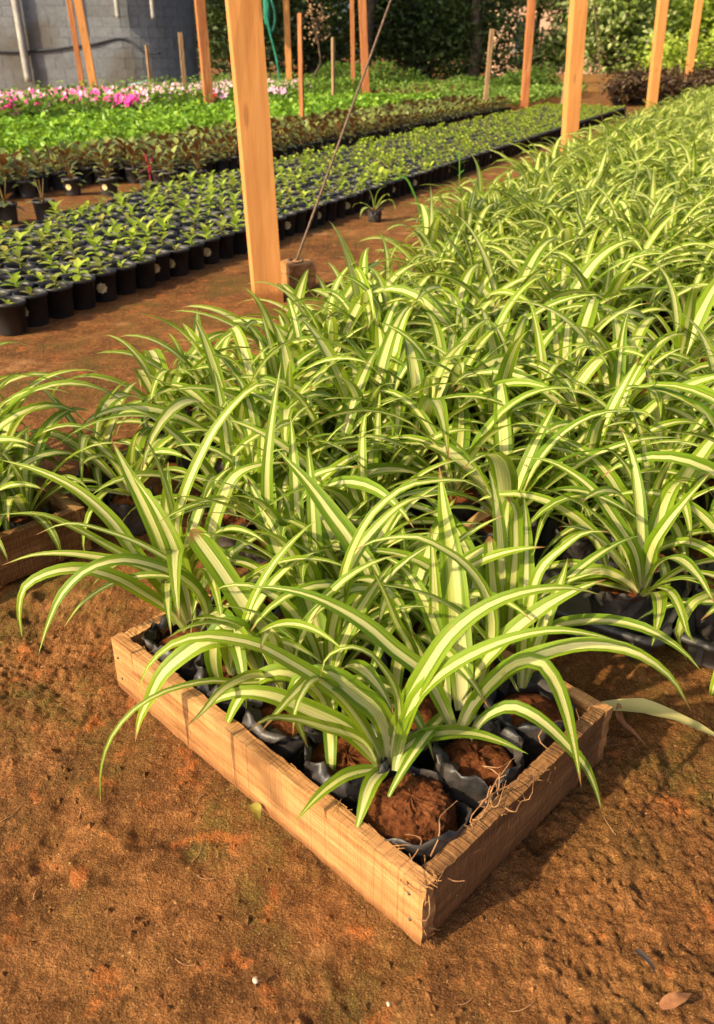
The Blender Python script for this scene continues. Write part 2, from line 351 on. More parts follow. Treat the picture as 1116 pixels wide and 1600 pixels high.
M_PALE = mat_foliage('faded_striped_leaf', [(.30, .30, .07), (.58, .50, .20), (.66, .60, .28)], .2)
M_YELLOW = mat_plain('yellowing_leaf', (.16, .13, .02), (.30, .27, .05), .6, 60)
M_NAIL = mat_plain('nail_iron', (.03, .028, .03), (.09, .08, .08), .5, 90, .5, .2)
M_WEED = mat_foliage('weed_leaf', [(.07, .20, .015), (.14, .33, .03), (.20, .40, .04)], .35)

CP, SP = cos(PITCH), sin(PITCH)
def proj(x, y, z):
    """picture position (1116 x 1600) and depth of a point: used to leave out what lies outside the frame"""
    d = y * CP - (z - .9) * SP
    return 558 + 1300 * x / d, 800 - 1300 * (y * SP + (z - .9) * CP) / d, d
def inframe(x, y, z, mx=90, my=90):
    a, b, d = proj(x, y, z); return d > .05 and -mx < a < 1116 + mx and -my < b < 1600 + my
# the nursery's row axes: u runs along the beds, v across them to the left, from the foot of the near post
P1 = np.array([-.3735, 3.4632]); RU = np.array([.41816, .90837]); RV = np.array([-.90837, .41816]); RAZ = math.atan2(RU[1], RU[0])
def row(u, v): q = P1 + RU * u + RV * v; return float(q[0]), float(q[1])
def atx(px, d): return (px - 558) / 1483.6 * d

# ------------------------------------------------------------------ ground: one sheet to the horizon, fine where it is near
def graded(lo, hi, f0, f1, step, grow):
    mid = list(np.arange(f0, f1 + 1e-6, step)); a, st = [], step
    x = f1
    while x < hi: st *= grow; x += st; a.append(x)
    b, st, x = [], step, f0
    while x > lo: st *= grow; x -= st; b.append(x)
    return np.array(b[::-1] + mid + a)
def ground_h(x, y):
    near = np.clip((3.2 - y) / 2.2, .25, 1) * np.clip(1.6 - np.hypot(x, y - 1) / 40, 0, 1)
    wx, wy = x + .03 * fbm(x, y, 6, 2, 61), y + .03 * fbm(x, y, 6, 2, 62)
    h = fbm(x, y, 3.2, 3, 3) * .020 + fbm(wx, wy, 15, 3, 9) * .014
    pat = np.clip(fbm(x, y, 2.6, 3, 31) * 3.2 + .75, .4, 1.3)
    bil = lambda f, k: .25 - np.abs(fbm(wx, wy, f, 2, k))
    h = h + (bil(22, 21) * .012 + bil(48, 23) * .013 + bil(95, 27) * .018 + bil(170, 29) * .011 - .014) * pat
    c = fbm(wx, wy, 34, 3, 55); h = h + np.clip(c - .10, 0, .22) * .075 * np.clip(fbm(x, y, 3.1, 2, 77) * 6 + .2, 0, 1)
    d = fbm(wx, wy, 13, 3, 91); h = h - np.clip(d - .12, 0, .3) * .08 * np.clip(fbm(x, y, 2.7, 2, 17) * 6 + .1, 0, 1)
    return (h - .006) * near
gx = graded(-150, 150, -.62, .66, .0033, 1.055); gy = graded(-60, 320, .36, 1.15, .0033, 1.04)
GX, GY = np.meshgrid(gx, gy); GZ = ground_h(GX, GY)
crx, cry = GX - .0729, GY - .5974
ca = radians(44.3); cr_r, cr_l = crx * sin(ca) + cry * cos(ca), -crx * cos(ca) + cry * sin(ca)
inside = np.clip(1 - np.maximum(np.maximum(-cr_r, cr_r - .41), np.maximum(-cr_l, cr_l - .64)) / .03, 0, 1)
GZ = GZ * (1 - inside) + np.minimum(GZ, -.003) * inside
gb = Buf(); ny_, nx_ = GX.shape; ii, jj = np.meshgrid(np.arange(ny_ - 1), np.arange(nx_ - 1), indexing='ij')
gb.add(np.stack([GX, GY, GZ], -1).reshape(-1, 3), np.stack([ii*nx_+jj, ii*nx_+jj+1, (ii+1)*nx_+jj+1, (ii+1)*nx_+jj], -1).reshape(-1, 4))
kind(link('ground', gb.mesh('ground', M_GROUND)), 'structure')

sd_ = tuple(sd)          # the direction the light comes from: leaves turn to it
# ------------------------------------------------------------------ foliage builders
def leaf_cloud(buf, C, size, seed, n3=None, up=.35, m=0, aspect=.55, face=0.):
    """one folded leaf (4 points, 2 triangles bent along the rib) at every point of C"""
    rg = RS(seed); n = len(C)
    d = rg.randn(n, 3); d[:, 2] *= .6; d /= np.linalg.norm(d, axis=1)[:, None]
    nn = rg.randn(n, 3) * (1 - up) + np.array([0, 0, 1.6 * up]) + np.array(sd_) * face; sd = np.cross(d, nn); sd /= np.linalg.norm(sd, axis=1)[:, None] + 1e-9
    N = np.cross(sd, d); s = size * (.6 + .8 * rg.rand(n))[:, None]
    a = C - d * s * .5; b = C + d * s * .5 - N * s * .12; l = C + sd * s * aspect * .5 + N * s * .1; r = C - sd * s * aspect * .5 + N * s * .1
    V = np.stack([a, r, b, l], 1).reshape(-1, 3); i = np.arange(n) * 4
    uv = np.tile([[.5, 0], [1, .5], [.5, 1], [0, .5]], (n, 1))
    buf.add(V, T=np.concatenate([np.stack([i, i+1, i+2], 1), np.stack([i, i+2, i+3], 1)]), uv=uv, r=np.repeat(rg.rand(n), 4), m=m)
def crown_points(c, rad, n, seed, clumps=40, spread=.30):
    rg = RS(seed); d = rg.randn(clumps, 3); d /= np.linalg.norm(d, axis=1)[:, None]; q = np.asarray(c) + d * np.asarray(rad) * (rg.rand(clumps, 1) ** .45)
    k = rg.randint(0, clumps, n); sz = (.5 + rg.rand(clumps)) * spread
    return q[k] + rg.randn(n, 3) * sz[k][:, None] * np.asarray(rad)
def tree(name, x, y, trunk_r, crowns, leaf, mat, label, seed, group='trees behind the nursery', lean=0., cat='tree'):
    """crowns: list of (dx, dy, z, rx, ry, rz, leaf count)"""
    t = thing(name, label, cat, (x, y, 0), 0, group); rg = RS(seed); b = Buf()
    top = max(c[2] for c in crowns)
    P = [(lean * z + .08 * rg.randn() * (z > 0), .08 * rg.randn() * (z > 0), z) for z in np.linspace(-.1, top, 7)]
    b.add(*tube_geo(catmull(P, 14), np.linspace(trunk_r, trunk_r * .35, 14), 8)[:2])
    for c in crowns:
        for k in range(4):
            z0 = max(.3, c[2] - c[5] * (.5 + .6 * rg.rand())); e = np.array([c[0], c[1], c[2]]) + rg.randn(3) * np.array(c[3:6]) * .45
            q = catmull([(lean * z0, 0, min(z0, top)), (e * .5 + np.array([lean * z0 * .5, 0, z0 * .5 - .1])), e], 7); b.add(*tube_geo(q, np.linspace(trunk_r * .4, .015, 7), 5)[:2])
    link('trunk', b.mesh('trunk', M_BARK), t)
    f = Buf()
    for i, c in enumerate(crowns): leaf_cloud(f, crown_points(c[:3], c[3:6], c[6], seed * 7 + i), leaf, seed * 3 + i, face=0. if mat is M_TREE else .8)
    link('crown', f.mesh('crown', mat), t); return t

# ------------------------------------------------------------------ background: block wall with a rounded end
def wall_path(s):
    """front face of the wall at arc length s (0 at the left), with outward normal"""
    x0, y0, L0, R = -16.0, 21.6, 10.6, 1.5
    if s < L0: return (x0 + s, y0 + .0), (0, -1)
    a = (s - L0) / R; return (x0 + L0 + R * sin(a), y0 + R * (1 - cos(a))), (sin(a), -cos(a))
wall = thing('block_wall', 'grey concrete block wall with a rounded end and pipes on its face', 'wall', (-7, 22, 0))
def wall_piece(s0, s1, z0, z1, off, th, k=1):
    V = []
    for i in range(k + 1):
        (x, y), (nx, ny) = wall_path(s0 + (s1 - s0) * i / k)
        for o in (off, off - th):
            for z in (z0, z1): V.append((x + nx * o + 7, y + ny * o - 22, z))
    Q = []
    for i in range(k):
        a, b = i * 4, i * 4 + 4; Q += [[a, b, b+1, a+1], [a+2, a+3, b+3, b+2], [a+1, b+1, b+3, a+3], [a, a+2, b+2, b]]
    Q += [[0, 1, 3, 2], [k*4, k*4+2, k*4+3, k*4+1]]
    return np.array(V), np.array(Q)
bb = Buf(); bb.add(*wall_piece(0, 13.2, 0, 3.0, -.002, .15, 40)); link('mortar_core', bb.mesh('mortar_core', M_MORTAR, False), wall)
rg = RS(5)
for c in range(14):
    s = 6.9 + (.2 if c % 2 else 0)
    while s < 12.9:
        bb = Buf(); e = rg.rand() * .004; bb.add(*wall_piece(s + .006, s + .394, c * .205 + .006, c * .205 + .199, e, .03, 1 if s < 10.2 else 2))
        link('block', bb.mesh('block', M_BLOCK, False), wall); s += .4
def pipe(name, label, cat, P, r, mat, group=None, n=8, sub=24):
    P = np.asarray(P, float); o0 = P[0].copy(); b = Buf(); b.add(*tube_geo(catmull(P - o0, sub) if sub else P - o0, r, n)); return thing(name, label, cat, tuple(o0), 0, group, b.mesh(name, mat))
wy = 21.45
for i, (px, z0, r, lab) in enumerate(((37, .35, .085, 'pale square-looking pipe running down the sunlit left part of the block wall'), (118, 1.5, .05, 'grey pipe stub ending high on the block wall behind the orange post'),
        (191, 1.6, .055, 'pale pipe stub ending high on the grey wall with a dark mouth'), (243, 1.6, .05, 'pale pipe stub high on the rounded end of the block wall'))):
    x = atx(px, 21.4); x = x if i < 3 else -4.55; pipe('wall_pipe', lab, 'pipe', [(x, wy if i < 3 else 21.62, 3.0), (x, wy if i < 3 else 21.62, (3 + z0) / 2), (x, wy if i < 3 else 21.62, z0)], r, M_PVC, 'pipes on the block wall')
hx = [-8.6, -7.6, -6.9, -6.0, -5.1, -4.92, -4.75, -4.45]; hz = [.98, .95, 1.0, 1.10, 1.16, 1.0, .92, .93]
pipe('wall_hose', 'dark hose strung across the grey block wall with a step down near its end', 'hose', [(x, (21.56 if x < -5 else 21.5 + .3 * max(0, x + 4.9) ** 2) , z) for x, z in zip(hx, hz)], .022, M_CABLE, None, 6, 40)
pipe('blue_pipe', 'thin pale blue pipe lying against the foot of the block wall', 'pipe', [(atx(195, 18), 18, .37), (atx(210, 18), 18, .40), (atx(228, 18), 18, .45)], .03, M_BLUE, None, 6, 6)

# a house far behind the trees
hs = thing('house', 'peach plastered house with tiled roof glimpsed behind the trees', 'house', (9.5, 46, 0))
def slab(x0, x1, y0, y1, z0, z1):
    V = [(x, y, z) for z in (z0, z1) for y in (y0, y1) for x in (x0, x1)]
    return np.array(V), np.array([[0, 2, 3, 1], [4, 5, 7, 6], [0, 1, 5, 4], [2, 6, 7, 3], [0, 4, 6, 2], [1, 3, 7, 5]])
bb = Buf(); bb.add(*slab(-2.6, 3.2, 0, 5, 0, 3.4)); link('wall', bb.mesh('wall', M_PLASTER, False), hs)
bb = Buf(); bb.add([(-3, -.4, 3.402), (3.6, -.4, 3.402), (3.6, 5.4, 3.402), (-3, 5.4, 3.402), (-3, 2.5, 5), (3.6, 2.5, 5)], [[0, 1, 5, 4], [2, 3, 4, 5], [0, 3, 2, 1]], [[0, 4, 3], [1, 2, 5]]); link('roof', bb.mesh('roof', M_ROOF, False), hs)
for x in (-1.4, 1.6):
    bb = Buf(); bb.add(*slab(x - .5, x + .5, -.03, .02, 1.1, 2.3)); wi = link('window', bb.mesh('window', M_GLASS, False), hs)
    bb = Buf(); bb.add(*slab(x - .6, x + .6, -.08, -.031, .98, 1.09)); link('sill', bb.mesh('sill', M_PVC, False), wi)

# trees, from left to right
dk = 'dense dark tree standing '  # shade_tree: second crowns reaching left are unseen, added to cast shade below
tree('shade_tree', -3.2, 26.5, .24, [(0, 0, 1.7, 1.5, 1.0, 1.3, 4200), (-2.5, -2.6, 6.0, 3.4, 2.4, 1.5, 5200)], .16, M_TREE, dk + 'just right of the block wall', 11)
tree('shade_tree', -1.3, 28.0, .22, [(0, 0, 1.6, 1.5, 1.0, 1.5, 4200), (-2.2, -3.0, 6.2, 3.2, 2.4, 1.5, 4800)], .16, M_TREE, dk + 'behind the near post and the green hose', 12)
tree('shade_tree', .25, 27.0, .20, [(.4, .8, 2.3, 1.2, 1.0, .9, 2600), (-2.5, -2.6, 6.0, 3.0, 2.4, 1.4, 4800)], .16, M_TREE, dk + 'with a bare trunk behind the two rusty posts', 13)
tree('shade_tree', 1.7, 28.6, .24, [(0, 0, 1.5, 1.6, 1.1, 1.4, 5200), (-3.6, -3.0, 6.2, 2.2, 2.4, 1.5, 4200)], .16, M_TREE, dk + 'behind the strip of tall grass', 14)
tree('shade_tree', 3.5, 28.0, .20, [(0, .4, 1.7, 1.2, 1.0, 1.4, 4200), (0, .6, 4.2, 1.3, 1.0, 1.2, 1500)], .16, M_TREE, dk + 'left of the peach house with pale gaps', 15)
tree('loose_tree', 5.6, 29.5, .12, [(.1, 0, .95, 1.1, .8, .6, 1500), (-.1, 0, 2.6, 1.3, .9, .6, 1500), (1.0, .5, 1.7, .6, .6, 1.2, 1300)], .17, M_TREE_MID, 'loose leafy tree letting the peach house show through', 16)
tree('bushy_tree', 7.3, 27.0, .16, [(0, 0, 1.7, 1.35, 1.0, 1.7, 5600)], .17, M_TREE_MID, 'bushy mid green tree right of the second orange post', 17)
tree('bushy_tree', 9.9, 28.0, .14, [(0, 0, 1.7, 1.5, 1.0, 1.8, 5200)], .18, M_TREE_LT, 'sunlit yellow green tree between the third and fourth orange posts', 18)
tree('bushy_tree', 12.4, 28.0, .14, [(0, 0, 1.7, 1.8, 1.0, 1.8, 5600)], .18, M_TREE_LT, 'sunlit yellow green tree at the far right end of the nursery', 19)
for k, (x, y, s_) in enumerate(((8.6, 25.6, 1.0), (10.3, 26.0, .9), (11.7, 25.7, 1.1), (13.3, 26.2, 1.0))):
    tree('shrub', x, y, .04, [(0, 0, .75 * s_, .85, .6, .62 * s_, 1500)], .13, M_TREE_LT, ('first', 'second', 'third', 'fourth')[k] + ' sunlit yellow green shrub behind the dark red plants, counted from the left', 90 + k, 'sunlit shrubs at the far right', 0, 'shrub')
tree('small_tree', -.9, 21.5, .035, [(0, 0, 1.55, .35, .3, .4, 160)], .07, M_STAKE, 'bare grey twiggy sapling behind the thin orange stake', 20, None)
b = Buf(); leaf_cloud(b, np.concatenate([crown_points((x, 40 + 2 * sin(x), 2.6), (3.2, 2.0, 3.2), 1900, 300 + i, 30) for i, x in enumerate(np.arange(-22, 31, 4.2)) if not 6 < x < 12]), .34, 77)
kind(link('far_woods', b.mesh('far_woods', M_TREE)), 'stuff')
b = Buf(); leaf_cloud(b, np.concatenate([crown_points((x, 52 + sin(x), 3.2), (3.6, 2.0, 3.6), 1500, 400 + i, 30) for i, x in enumerate(np.arange(4, 36, 4.4))]), .42, 78)
kind(link('distant_woods', b.mesh('distant_woods', M_TREE_MID)), 'stuff')
# tall grass along the far edge
b = Buf(); rg = RS(31); n = 15000; gx_, gy_ = -1.3 + 7.0 * rg.rand(n), 23.3 + 2.4 * rg.rand(n); gh = (.12 + .75 * vnoise(gx_ * 1.5, gy_ * 1.5, 3) ** 1.4)
leaf_cloud(b, np.column_stack([gx_, gy_, gh * (.15 + .85 * rg.rand(n) ** .7)]), .12, 31, up=.15, aspect=.28)
kind(link('tall_grass', b.mesh('tall_grass', M_GRASS)), 'stuff')
# low plank retaining edge at the far right
re = thing('plank_edging', 'low brown plank edging along the far end of the beds', 'edging', (4.6, 25.0, 0))
for r_ in range(2):
    for k in range(6):
        V, Q = gridbox(1.98, .04, .20, 6, 1, 2, .004, 40 + k + 9 * r_); bb = Buf(); bb.add(V, Q); link('plank', bb.mesh('plank', M_BANK, False), re, (k * 2.0, (.004 if k % 2 else 0), .03 + r_ * .208))

# ------------------------------------------------------------------ posts, stakes, wires, hose
def post(x, y, wd, lean, hgt, mat, label, rz=radians(-14), group='wooden posts of the nursery shelter', name='wooden_post', cat='post'):
    V, Q = gridbox(wd, wd, hgt, 2, 2, 16, .0012, int(abs(x * 97 + y * 31)) % 1000, .002); V[:, :2] -= wd / 2
    c, s_ = cos(rz), sin(rz); X, Y = V[:, 0] * c - V[:, 1] * s_, V[:, 0] * s_ + V[:, 1] * c
    V = np.stack([X, Y, V[:, 2]], 1); V[:, 2] -= .05; V[:, 0] += lean * V[:, 2]
    b = Buf(); b.add(V, Q); return thing(name, label, cat, (x, y, 0), 0, group, b.mesh(name, mat, False))
post(-.374, 3.48, .115, -.031, 3.1, M_POST, 'thick orange-tan post nearest the camera, beside the black pots', radians(14))
post(2.067, 8.80, .125, -.0496, 3.1, M_POST, 'second orange post along the path, with a thin wire across it', radians(8))
post(4.49, 14.07, .125, -.048, 3.1, M_POST, 'third orange post along the path', radians(4))
post(7.026, 19.87, .125, -.030, 3.1, M_POST, 'fourth orange post along the path, before the dark red plants', radians(0))
post(9.456, 24.6, .125, -.06, 3.1, M_POST, 'fifth and farthest orange post of the path row, at the right edge')
post(-4.204, 15.0, .115, -.0524, 3.1, M_POST, 'bright orange post rising from the pink flowers before the block wall', radians(10))
post(-4.994, 17.0, .09, -.0136, 3.1, M_POST_RED, 'thin reddish post with pale top just left of a bright orange one', radians(10))
post(-2.152, 13.5, .125, -.0171, 3.1, M_POST_RED, 'reddish post behind the flowers, left of the thick near post', radians(20))
post(-1.303, 18.0, .11, -.004, 3.1, M_POST, 'orange post with the green hose hanging on it', radians(5))
post(-.078, 20.5, .08, -.0158, 3.1, M_POST_RED, 'thin weathered post, left of the rusty pair', radians(5))
post(.183, 18.0, .13, -.05, 3.1, M_POST_RED, 'rust red post, right of the rusty pair', radians(5))
post(3.073, 17.0, .12, -.0168, 3.1, M_POST_RED, 'reddish post standing before the peach house', radians(5))
for i, (x, y, wd, ln, hh, mt, lab) in enumerate(((-2.765, 15, .06, .0, 1.25, M_STAKE, 'short grey stake left of the reddish post, before dark trees'), (-.664, 11, .045, .01, 1.36, M_POST_RED, 'thin reddish stake rising from the flowers below the bare sapling'),
        (-.407, 16, .045, .005, 1.2, M_STAKE, 'short pale stake left of the rusty pair of posts'), (2.07, 15, .06, .03, 1.3, M_STAKE, 'short grey stake before the tall grass'), (3.549, 16, .055, .03, 1.28, M_STAKE, 'short stake close left of the second orange post'),
        (-3.75, 17, .05, .0, 1.1, M_STAKE, 'low grey stake before the rounded wall end'))):
    post(x, y, wd, ln, hh, mt, lab, .3 + i, 'thin stakes among the far beds', 'garden_stake', 'stake')
# wire from the wooden anchor block up to the roof line
V, Q = gridbox(.12, .11, .15, 4, 4, 4, .004, 3, .006); V[:, :2] -= .055; V[:, 2] -= .03
b = Buf(); b.add(V, Q); pipe_b = thing('anchor_block', 'rough wooden anchor block holding the wire beside the near post', 'block', (-.262, 3.66, 0), radians(24), None, b.mesh('anchor_block', M_CRATE, False))
b = Buf(); b.add(*tube_geo([(.03 * cos(t) * (1 + .1 * sin(3 * t)), .028 * sin(t), .121 + .003 * sin(t)) for t in np.linspace(0, 9, 22)], .0045, 6)); link('wire_loop', b.mesh('wire_loop', M_WIRE), pipe_b)
A_ = np.array([-.262, 3.66, .12]); B_ = np.array([.165, 4.76, 1.132]); pipe('guy_wire', 'taut wire slanting up from the block beside the near post', 'wire', [A_, A_ + (B_ - A_) * .5, A_ + (B_ - A_) * 1.6], .0055, M_WIRE, None, 6, 8)
pipe('guy_wire', 'thin wire slanting across the second orange post', 'wire', [(2.28, 8.52, .35), (2.14, 8.50, 1.0), (1.98, 8.48, 1.6)], .005, M_WIRE, None, 5, 6)
hp = []
for k, (xa, xb, zb) in enumerate(((-1.70, -1.62, 1.34), (-1.64, -1.52, 1.26), (-1.52, -1.38, 1.30))):
    hp += [(xa, 17.8, 2.3), (xa + .01, 17.78, 1.7), (xa + .02, 17.76, zb + .08), ((xa + xb) / 2, 17.77, zb), (xb - .01, 17.78, zb + .1), (xb, 17.8, 1.7), (xb, 17.8, 2.3)]
pipe('garden_hose', 'green hose hanging in loops from the orange post behind the near post', 'hose', hp, .022, M_GREENHOSE, None, 7, 90)
pipe('hose_end', 'loose green hose end hanging straight down beside the near post', 'hose', [(-1.66, 17.7, 2.3), (-1.62, 17.7, 1.3), (-1.52, 17.7, .9), (-1.45, 17.7, .42)], .018, M_GREENHOSE, None, 6, 20)
# ------------------------------------------------------------------ potted seedlings (first bed)
def ovate(buf, base, d, up, L, W, r, n=3, fold=.25, droop=.4, m=0):
    """an ovate folded leaf from base along direction d"""
    d = np.asarray(d, float); d /= np.linalg.norm(d); sd = np.cross(d, up); sd /= np.linalg.norm(sd) + 1e-9; N = np.cross(sd, d)  # N looks upward
    s = np.linspace(0, 1, n + 1); wv = np.sin(pi * np.clip(s * .93 + .04, 0, 1)) ** .8 * W / 2; wv[-1] = W * .02
    P = np.asarray(base) + np.outer(s * L, d) - np.outer(s ** 2 * droop * L, N)
    V = np.concatenate([P - np.outer(wv, sd) + np.outer(wv * fold, N), P, P + np.outer(wv, sd) + np.outer(wv * fold, N)]); k = n + 1
    i = np.arange(n); Q = np.concatenate([np.stack([i, k + i, k + i + 1, i + 1], 1), np.stack([k + i, 2*k + i, 2*k + i + 1, k + i + 1], 1)])
    buf.add(V, Q, uv=np.concatenate([np.stack([np.full(k, x), s], 1) for x in (0, .5, 1)]), r=r, m=m)
def pot_prof(r, h): return [(r * .76, 0), (r * .80, h * .05), (r * .93, h * .88), (r * 1.0, h * .885), (r * 1.03, h * .93), (r * 1.02, h), (r * .95, h), (r * .93, h * .90), (r * .90, h * .80)]
def seedling_buf(seed, sc=1., k=8):
    rg = RS(seed); f = Buf(); z = .096
    f.add(*tube_geo([(0, 0, .09), (.002, 0, .105), (0, .002, .122 + .01 * sc)], [.003, .0025, .002], 5)[:2], r=.1)
    for i in range(k):
        a = i * 2.4 + rg.rand(); e = radians(2 + 60 * i / k) + .2 * rg.randn(); h = .009 + .030 * i / k
        ovate(f, (0, 0, z + h * sc), (cos(a) * cos(e), sin(a) * cos(e), sin(e)), (0, 0, 1), (.030 + .014 * rg.rand()) * sc, .022 * sc, rg.rand(), 3, .3, .3)
    return f
seed_var = [seedling_buf(50 + i, (1.15, 1.3, .95, 1.25, .7, 1.45)[i], (8, 9, 7, 8, 6, 9)[i]) for i in range(6)]
POT_R, POT_H = .0625, .122
b = Buf(); b.add(*lathe(pot_prof(POT_R, POT_H), 24)); b.add(*disc(POT_R * .77, .002, 24)); ME_POT = b.mesh('pot', M_POT)
b = Buf(); b.add(*disc(POT_R * .925, POT_H * .80, 22, .006, .0025, 4)); ME_POTSOIL = b.mesh('soil', M_DSOIL)
ME_SEED = [f.mesh('foliage', M_SEED if i % 3 else M_SEED2) for i, f in enumerate(seed_var)]
def sticker_mesh(r0, h, z):
    """scalloped round sticker wrapped on the pot's side (facing -y)"""
    a = np.linspace(0, 2 * pi, 33)[:-1]; rr = .021 * (1 + .10 * np.cos(8 * a)); V = [(0, 0)] + [(q * cos(t), q * sin(t)) for q, t in zip(rr, a)] 
    V = np.array(V); zz = z + V[:, 1]; R = r0 * (.80 + .13 * (zz / h - .05) / .83) + .0012; th = V[:, 0] / R
    P = np.stack([R * np.sin(th), -R * np.cos(th), zz], 1); return P, [[0, 1 + i, 1 + (i + 1) % 32] for i in range(32)]
P_, T_ = sticker_mesh(POT_R, POT_H, .062); b = Buf(); b.add(P_, T=T_); ME_STICK = b.mesh('sticker', M_STICK)
P_, T_ = sticker_mesh(POT_R, POT_H, .062)
cells = []
rg = RS(9)
for j in range(11):
    v = .635 + j * .126
    for i in range(-14, 100):
        u = i * .131 + (.065 if j % 2 else 0) + rg.randn() * .004; back = 1.73 + .19 * min(1, max(0, u - .5)) + .03 * max(0, u - 2)
        if v > back or u > 13.0: continue
        x, y = row(u, v + rg.randn() * .004)
        if inframe(x, y, .1, 32 if y < 5 else 60, 90): cells.append((math.hypot(x, y), x, y, i, j, RS(i * 31 + j + 900).rand(4)))
cells.sort(key=lambda c: c[0])
G1 = 'black pots of green seedlings in the bed along the path'
proto = thing('potted_seedling', 'black pot with a small green seedling in the bed along the path', 'potted plant', (0, 0, 0), 0, G1)
def make_seedling(x, y, i, j, q, first=[True]):
    st = sticker_on(i, j)
    t = thing('potted_seedling', pot_label[(i, j)], 'potted plant', (x, y, ground_at(x, y)), q[0] * 6.28, 'pots cut off by the left picture edge' if 'cut off' in pot_label[(i, j)] else 'front row pots along the path' if j == 0 else G1)
    link('pot', ME_POT, t); link('soil', ME_POTSOIL, t); k = int(q[1] * 6); f = link('foliage', ME_SEED[k], t); sz_ = .76 + .5 * q[2]; f.scale = (sz_, sz_, .8 + .35 * q[2]); t.rotation_euler[0] = .05 * (q[3] - .5); t.rotation_euler[1] = .05 * (q[2] - .5)
    if st: s = link('sticker', ME_STICK, t); s.rotation_euler = (0, 0, -RAZ + radians(62 + 40 * (q[3] - .5)) - q[0] * 6.28)
    return t
def ground_at(x, y): return float(ground_h(np.array([x]), np.array([y]))[0]) - .002
bpy.data.objects.remove(proto)
ORD = 'first second third fourth fifth sixth seventh eighth ninth tenth eleventh twelfth'.split() + ['thirteenth', 'fourteenth', 'fifteenth', 'sixteenth', 'seventeenth', 'eighteenth', 'nineteenth', 'twentieth']
TENS = ['', '', 'twenty', 'thirty', 'forty', 'fifty', 'sixty']
def nth(n): return ORD[n - 1] if n <= 20 else TENS[n // 10] + '-' + ORD[n % 10 - 1] if n % 10 else TENS[n // 10][:-1] + 'ieth'
def sticker_on(i, j): return j == 0 and (i % 3 == 1 or i % 7 == 2)
pot_label = {}
for j in range(11):
    R_ = sorted((c for c in cells[:300] if c[4] == j and proj(c[1], c[2], .1)[0] > -12), key=lambda c: c[3])
    for n, c in enumerate(R_):
        pot_label[(c[3], j)] = ('black pot with a cream flower sticker, front row beside the path, ' if sticker_on(c[3], j) else 'black pot without sticker, front row beside the path, ' if j == 0 else 'black seedling pot in the ' + nth(j + 1) + ' row back from the path, ') + nth(n + 1) + ' from the left'
    for c in cells[:300]: pot_label.setdefault((c[3], c[4]), 'black seedling pot cut off by the left picture edge')
for c in cells[:300]: make_seedling(*c[1:])
far = Buf(); seed_data = [f.data() for f in seed_var]
b = Buf(); b.add(*lathe(pot_prof(POT_R, POT_H), 10)); pd = b.data(); b = Buf(); b.add(*disc(POT_R * .925, POT_H * .8, 10, .004)); pds = b.data()
for d_, x, y, i, j, q in cells[300:]:
    far.put(pd, None, (x, y, 0), moff=0); far.put(pds, None, (x, y, 0), moff=1)
    far.put(seed_data[int(q[1] * 6)], None, (x, y, 0), q[2], 2 if (q[1] * 6) % 3 > 1 or q[3] > .55 else 3)
    if j == 0 and i % 3 == 1:
        a = -RAZ + radians(62); R3 = np.array([[cos(a), -sin(a), 0], [sin(a), cos(a), 0], [0, 0, 1]]); far.add(P_ @ R3.T + np.array([x, y, 0]), T=T_, m=4)
kind(link('far_potted_seedlings', far.mesh('far_potted_seedlings', [M_POT, M_DSOIL, M_SEED, M_SEED2, M_STICK])), 'stuff')

# ------------------------------------------------------------------ bronze-leaved plants (second bed)
def bronze_buf(seed, k=15, sc=1.):
    rg = RS(seed); L = []
    for i in range(k):
        a = i * 2.4 + rg.rand() * .6; e = radians(8 + 50 * i / k) + .2 * rg.randn(); h = .10 + .15 * i / k; o = .035 * (1 - i / k)
        f = Buf(); ovate(f, (cos(a) * o, sin(a) * o, h * sc), (cos(a) * cos(e), sin(a) * cos(e), sin(e)), (0, 0, 1), (.075 + .04 * rg.rand()) * sc, (.05 + .014 * rg.rand()) * sc, rg.rand(), 4, .22, .38); L.append(f)
    s = Buf()
    for q in range(3): a = q * 2.1 + rg.rand(); s.add(*tube_geo(catmull([(0, 0, .08), (.012 * cos(a), .012 * sin(a), .17 * sc), (.03 * cos(a), .03 * sin(a), .25 * sc)], 6), np.linspace(.005, .003, 6), 5)[:2])
    return L, s
br_var = [bronze_buf(200 + i, 15 + i % 3, (.84, .95, .76, .9, 1.0)[i]) for i in range(5)]
BR, BH = .068, .115
b = Buf(); b.add(*lathe(pot_prof(BR, BH), 20)); b.add(*disc(BR * .77, .002, 20)); ME_BPOT = b.mesh('pot', M_POT_GREY)
b = Buf(); b.add(*disc(BR * .925, BH * .82, 18, .006, .002, 6)); ME_BSOIL = b.mesh('soil', M_DSOIL)
P_b, T_b = sticker_mesh(BR, BH, .058); b = Buf(); b.add(P_b, T=T_b); ME_BSTICK = b.mesh('sticker', M_STICK)
ME_BLEAF = [[f.mesh('leaf', M_BRONZE) for f in L] for L, s in br_var]
def join(L):
    b = Buf()
    for f in L: b.put(f.data())
    return b
ME_BFOL = [join(L).mesh('foliage', M_BRONZE) for L, s in br_var]; ME_BSTEM = [s.mesh('stem', M_BSTEM) for L, s in br_var]
GB = 'bronze leaved plants in grey pots in the second bed'
def make_bronze(x, y, q, leaves, stick, label, group, sc=1., few=None):
    t = thing('bronze_leaf_plant', label, 'potted plant', (x, y, 0), 0, group); k = int(q[0] * 5) % 5
    link('pot', ME_BPOT, t); link('soil', ME_BSOIL, t); link('stem', ME_BSTEM[k], t)
    if leaves:
        for me in ME_BLEAF[k][:few]: link('leaf', me, t, (0, 0, 0), q[1] * 6.28, sc)
    else: link('foliage', ME_BFOL[k], t, (0, 0, 0), q[1] * 6.28, sc)
    if stick: link('sticker', ME_BSTICK, t, rz=-radians(8 + 20 * q[2]))
    return t
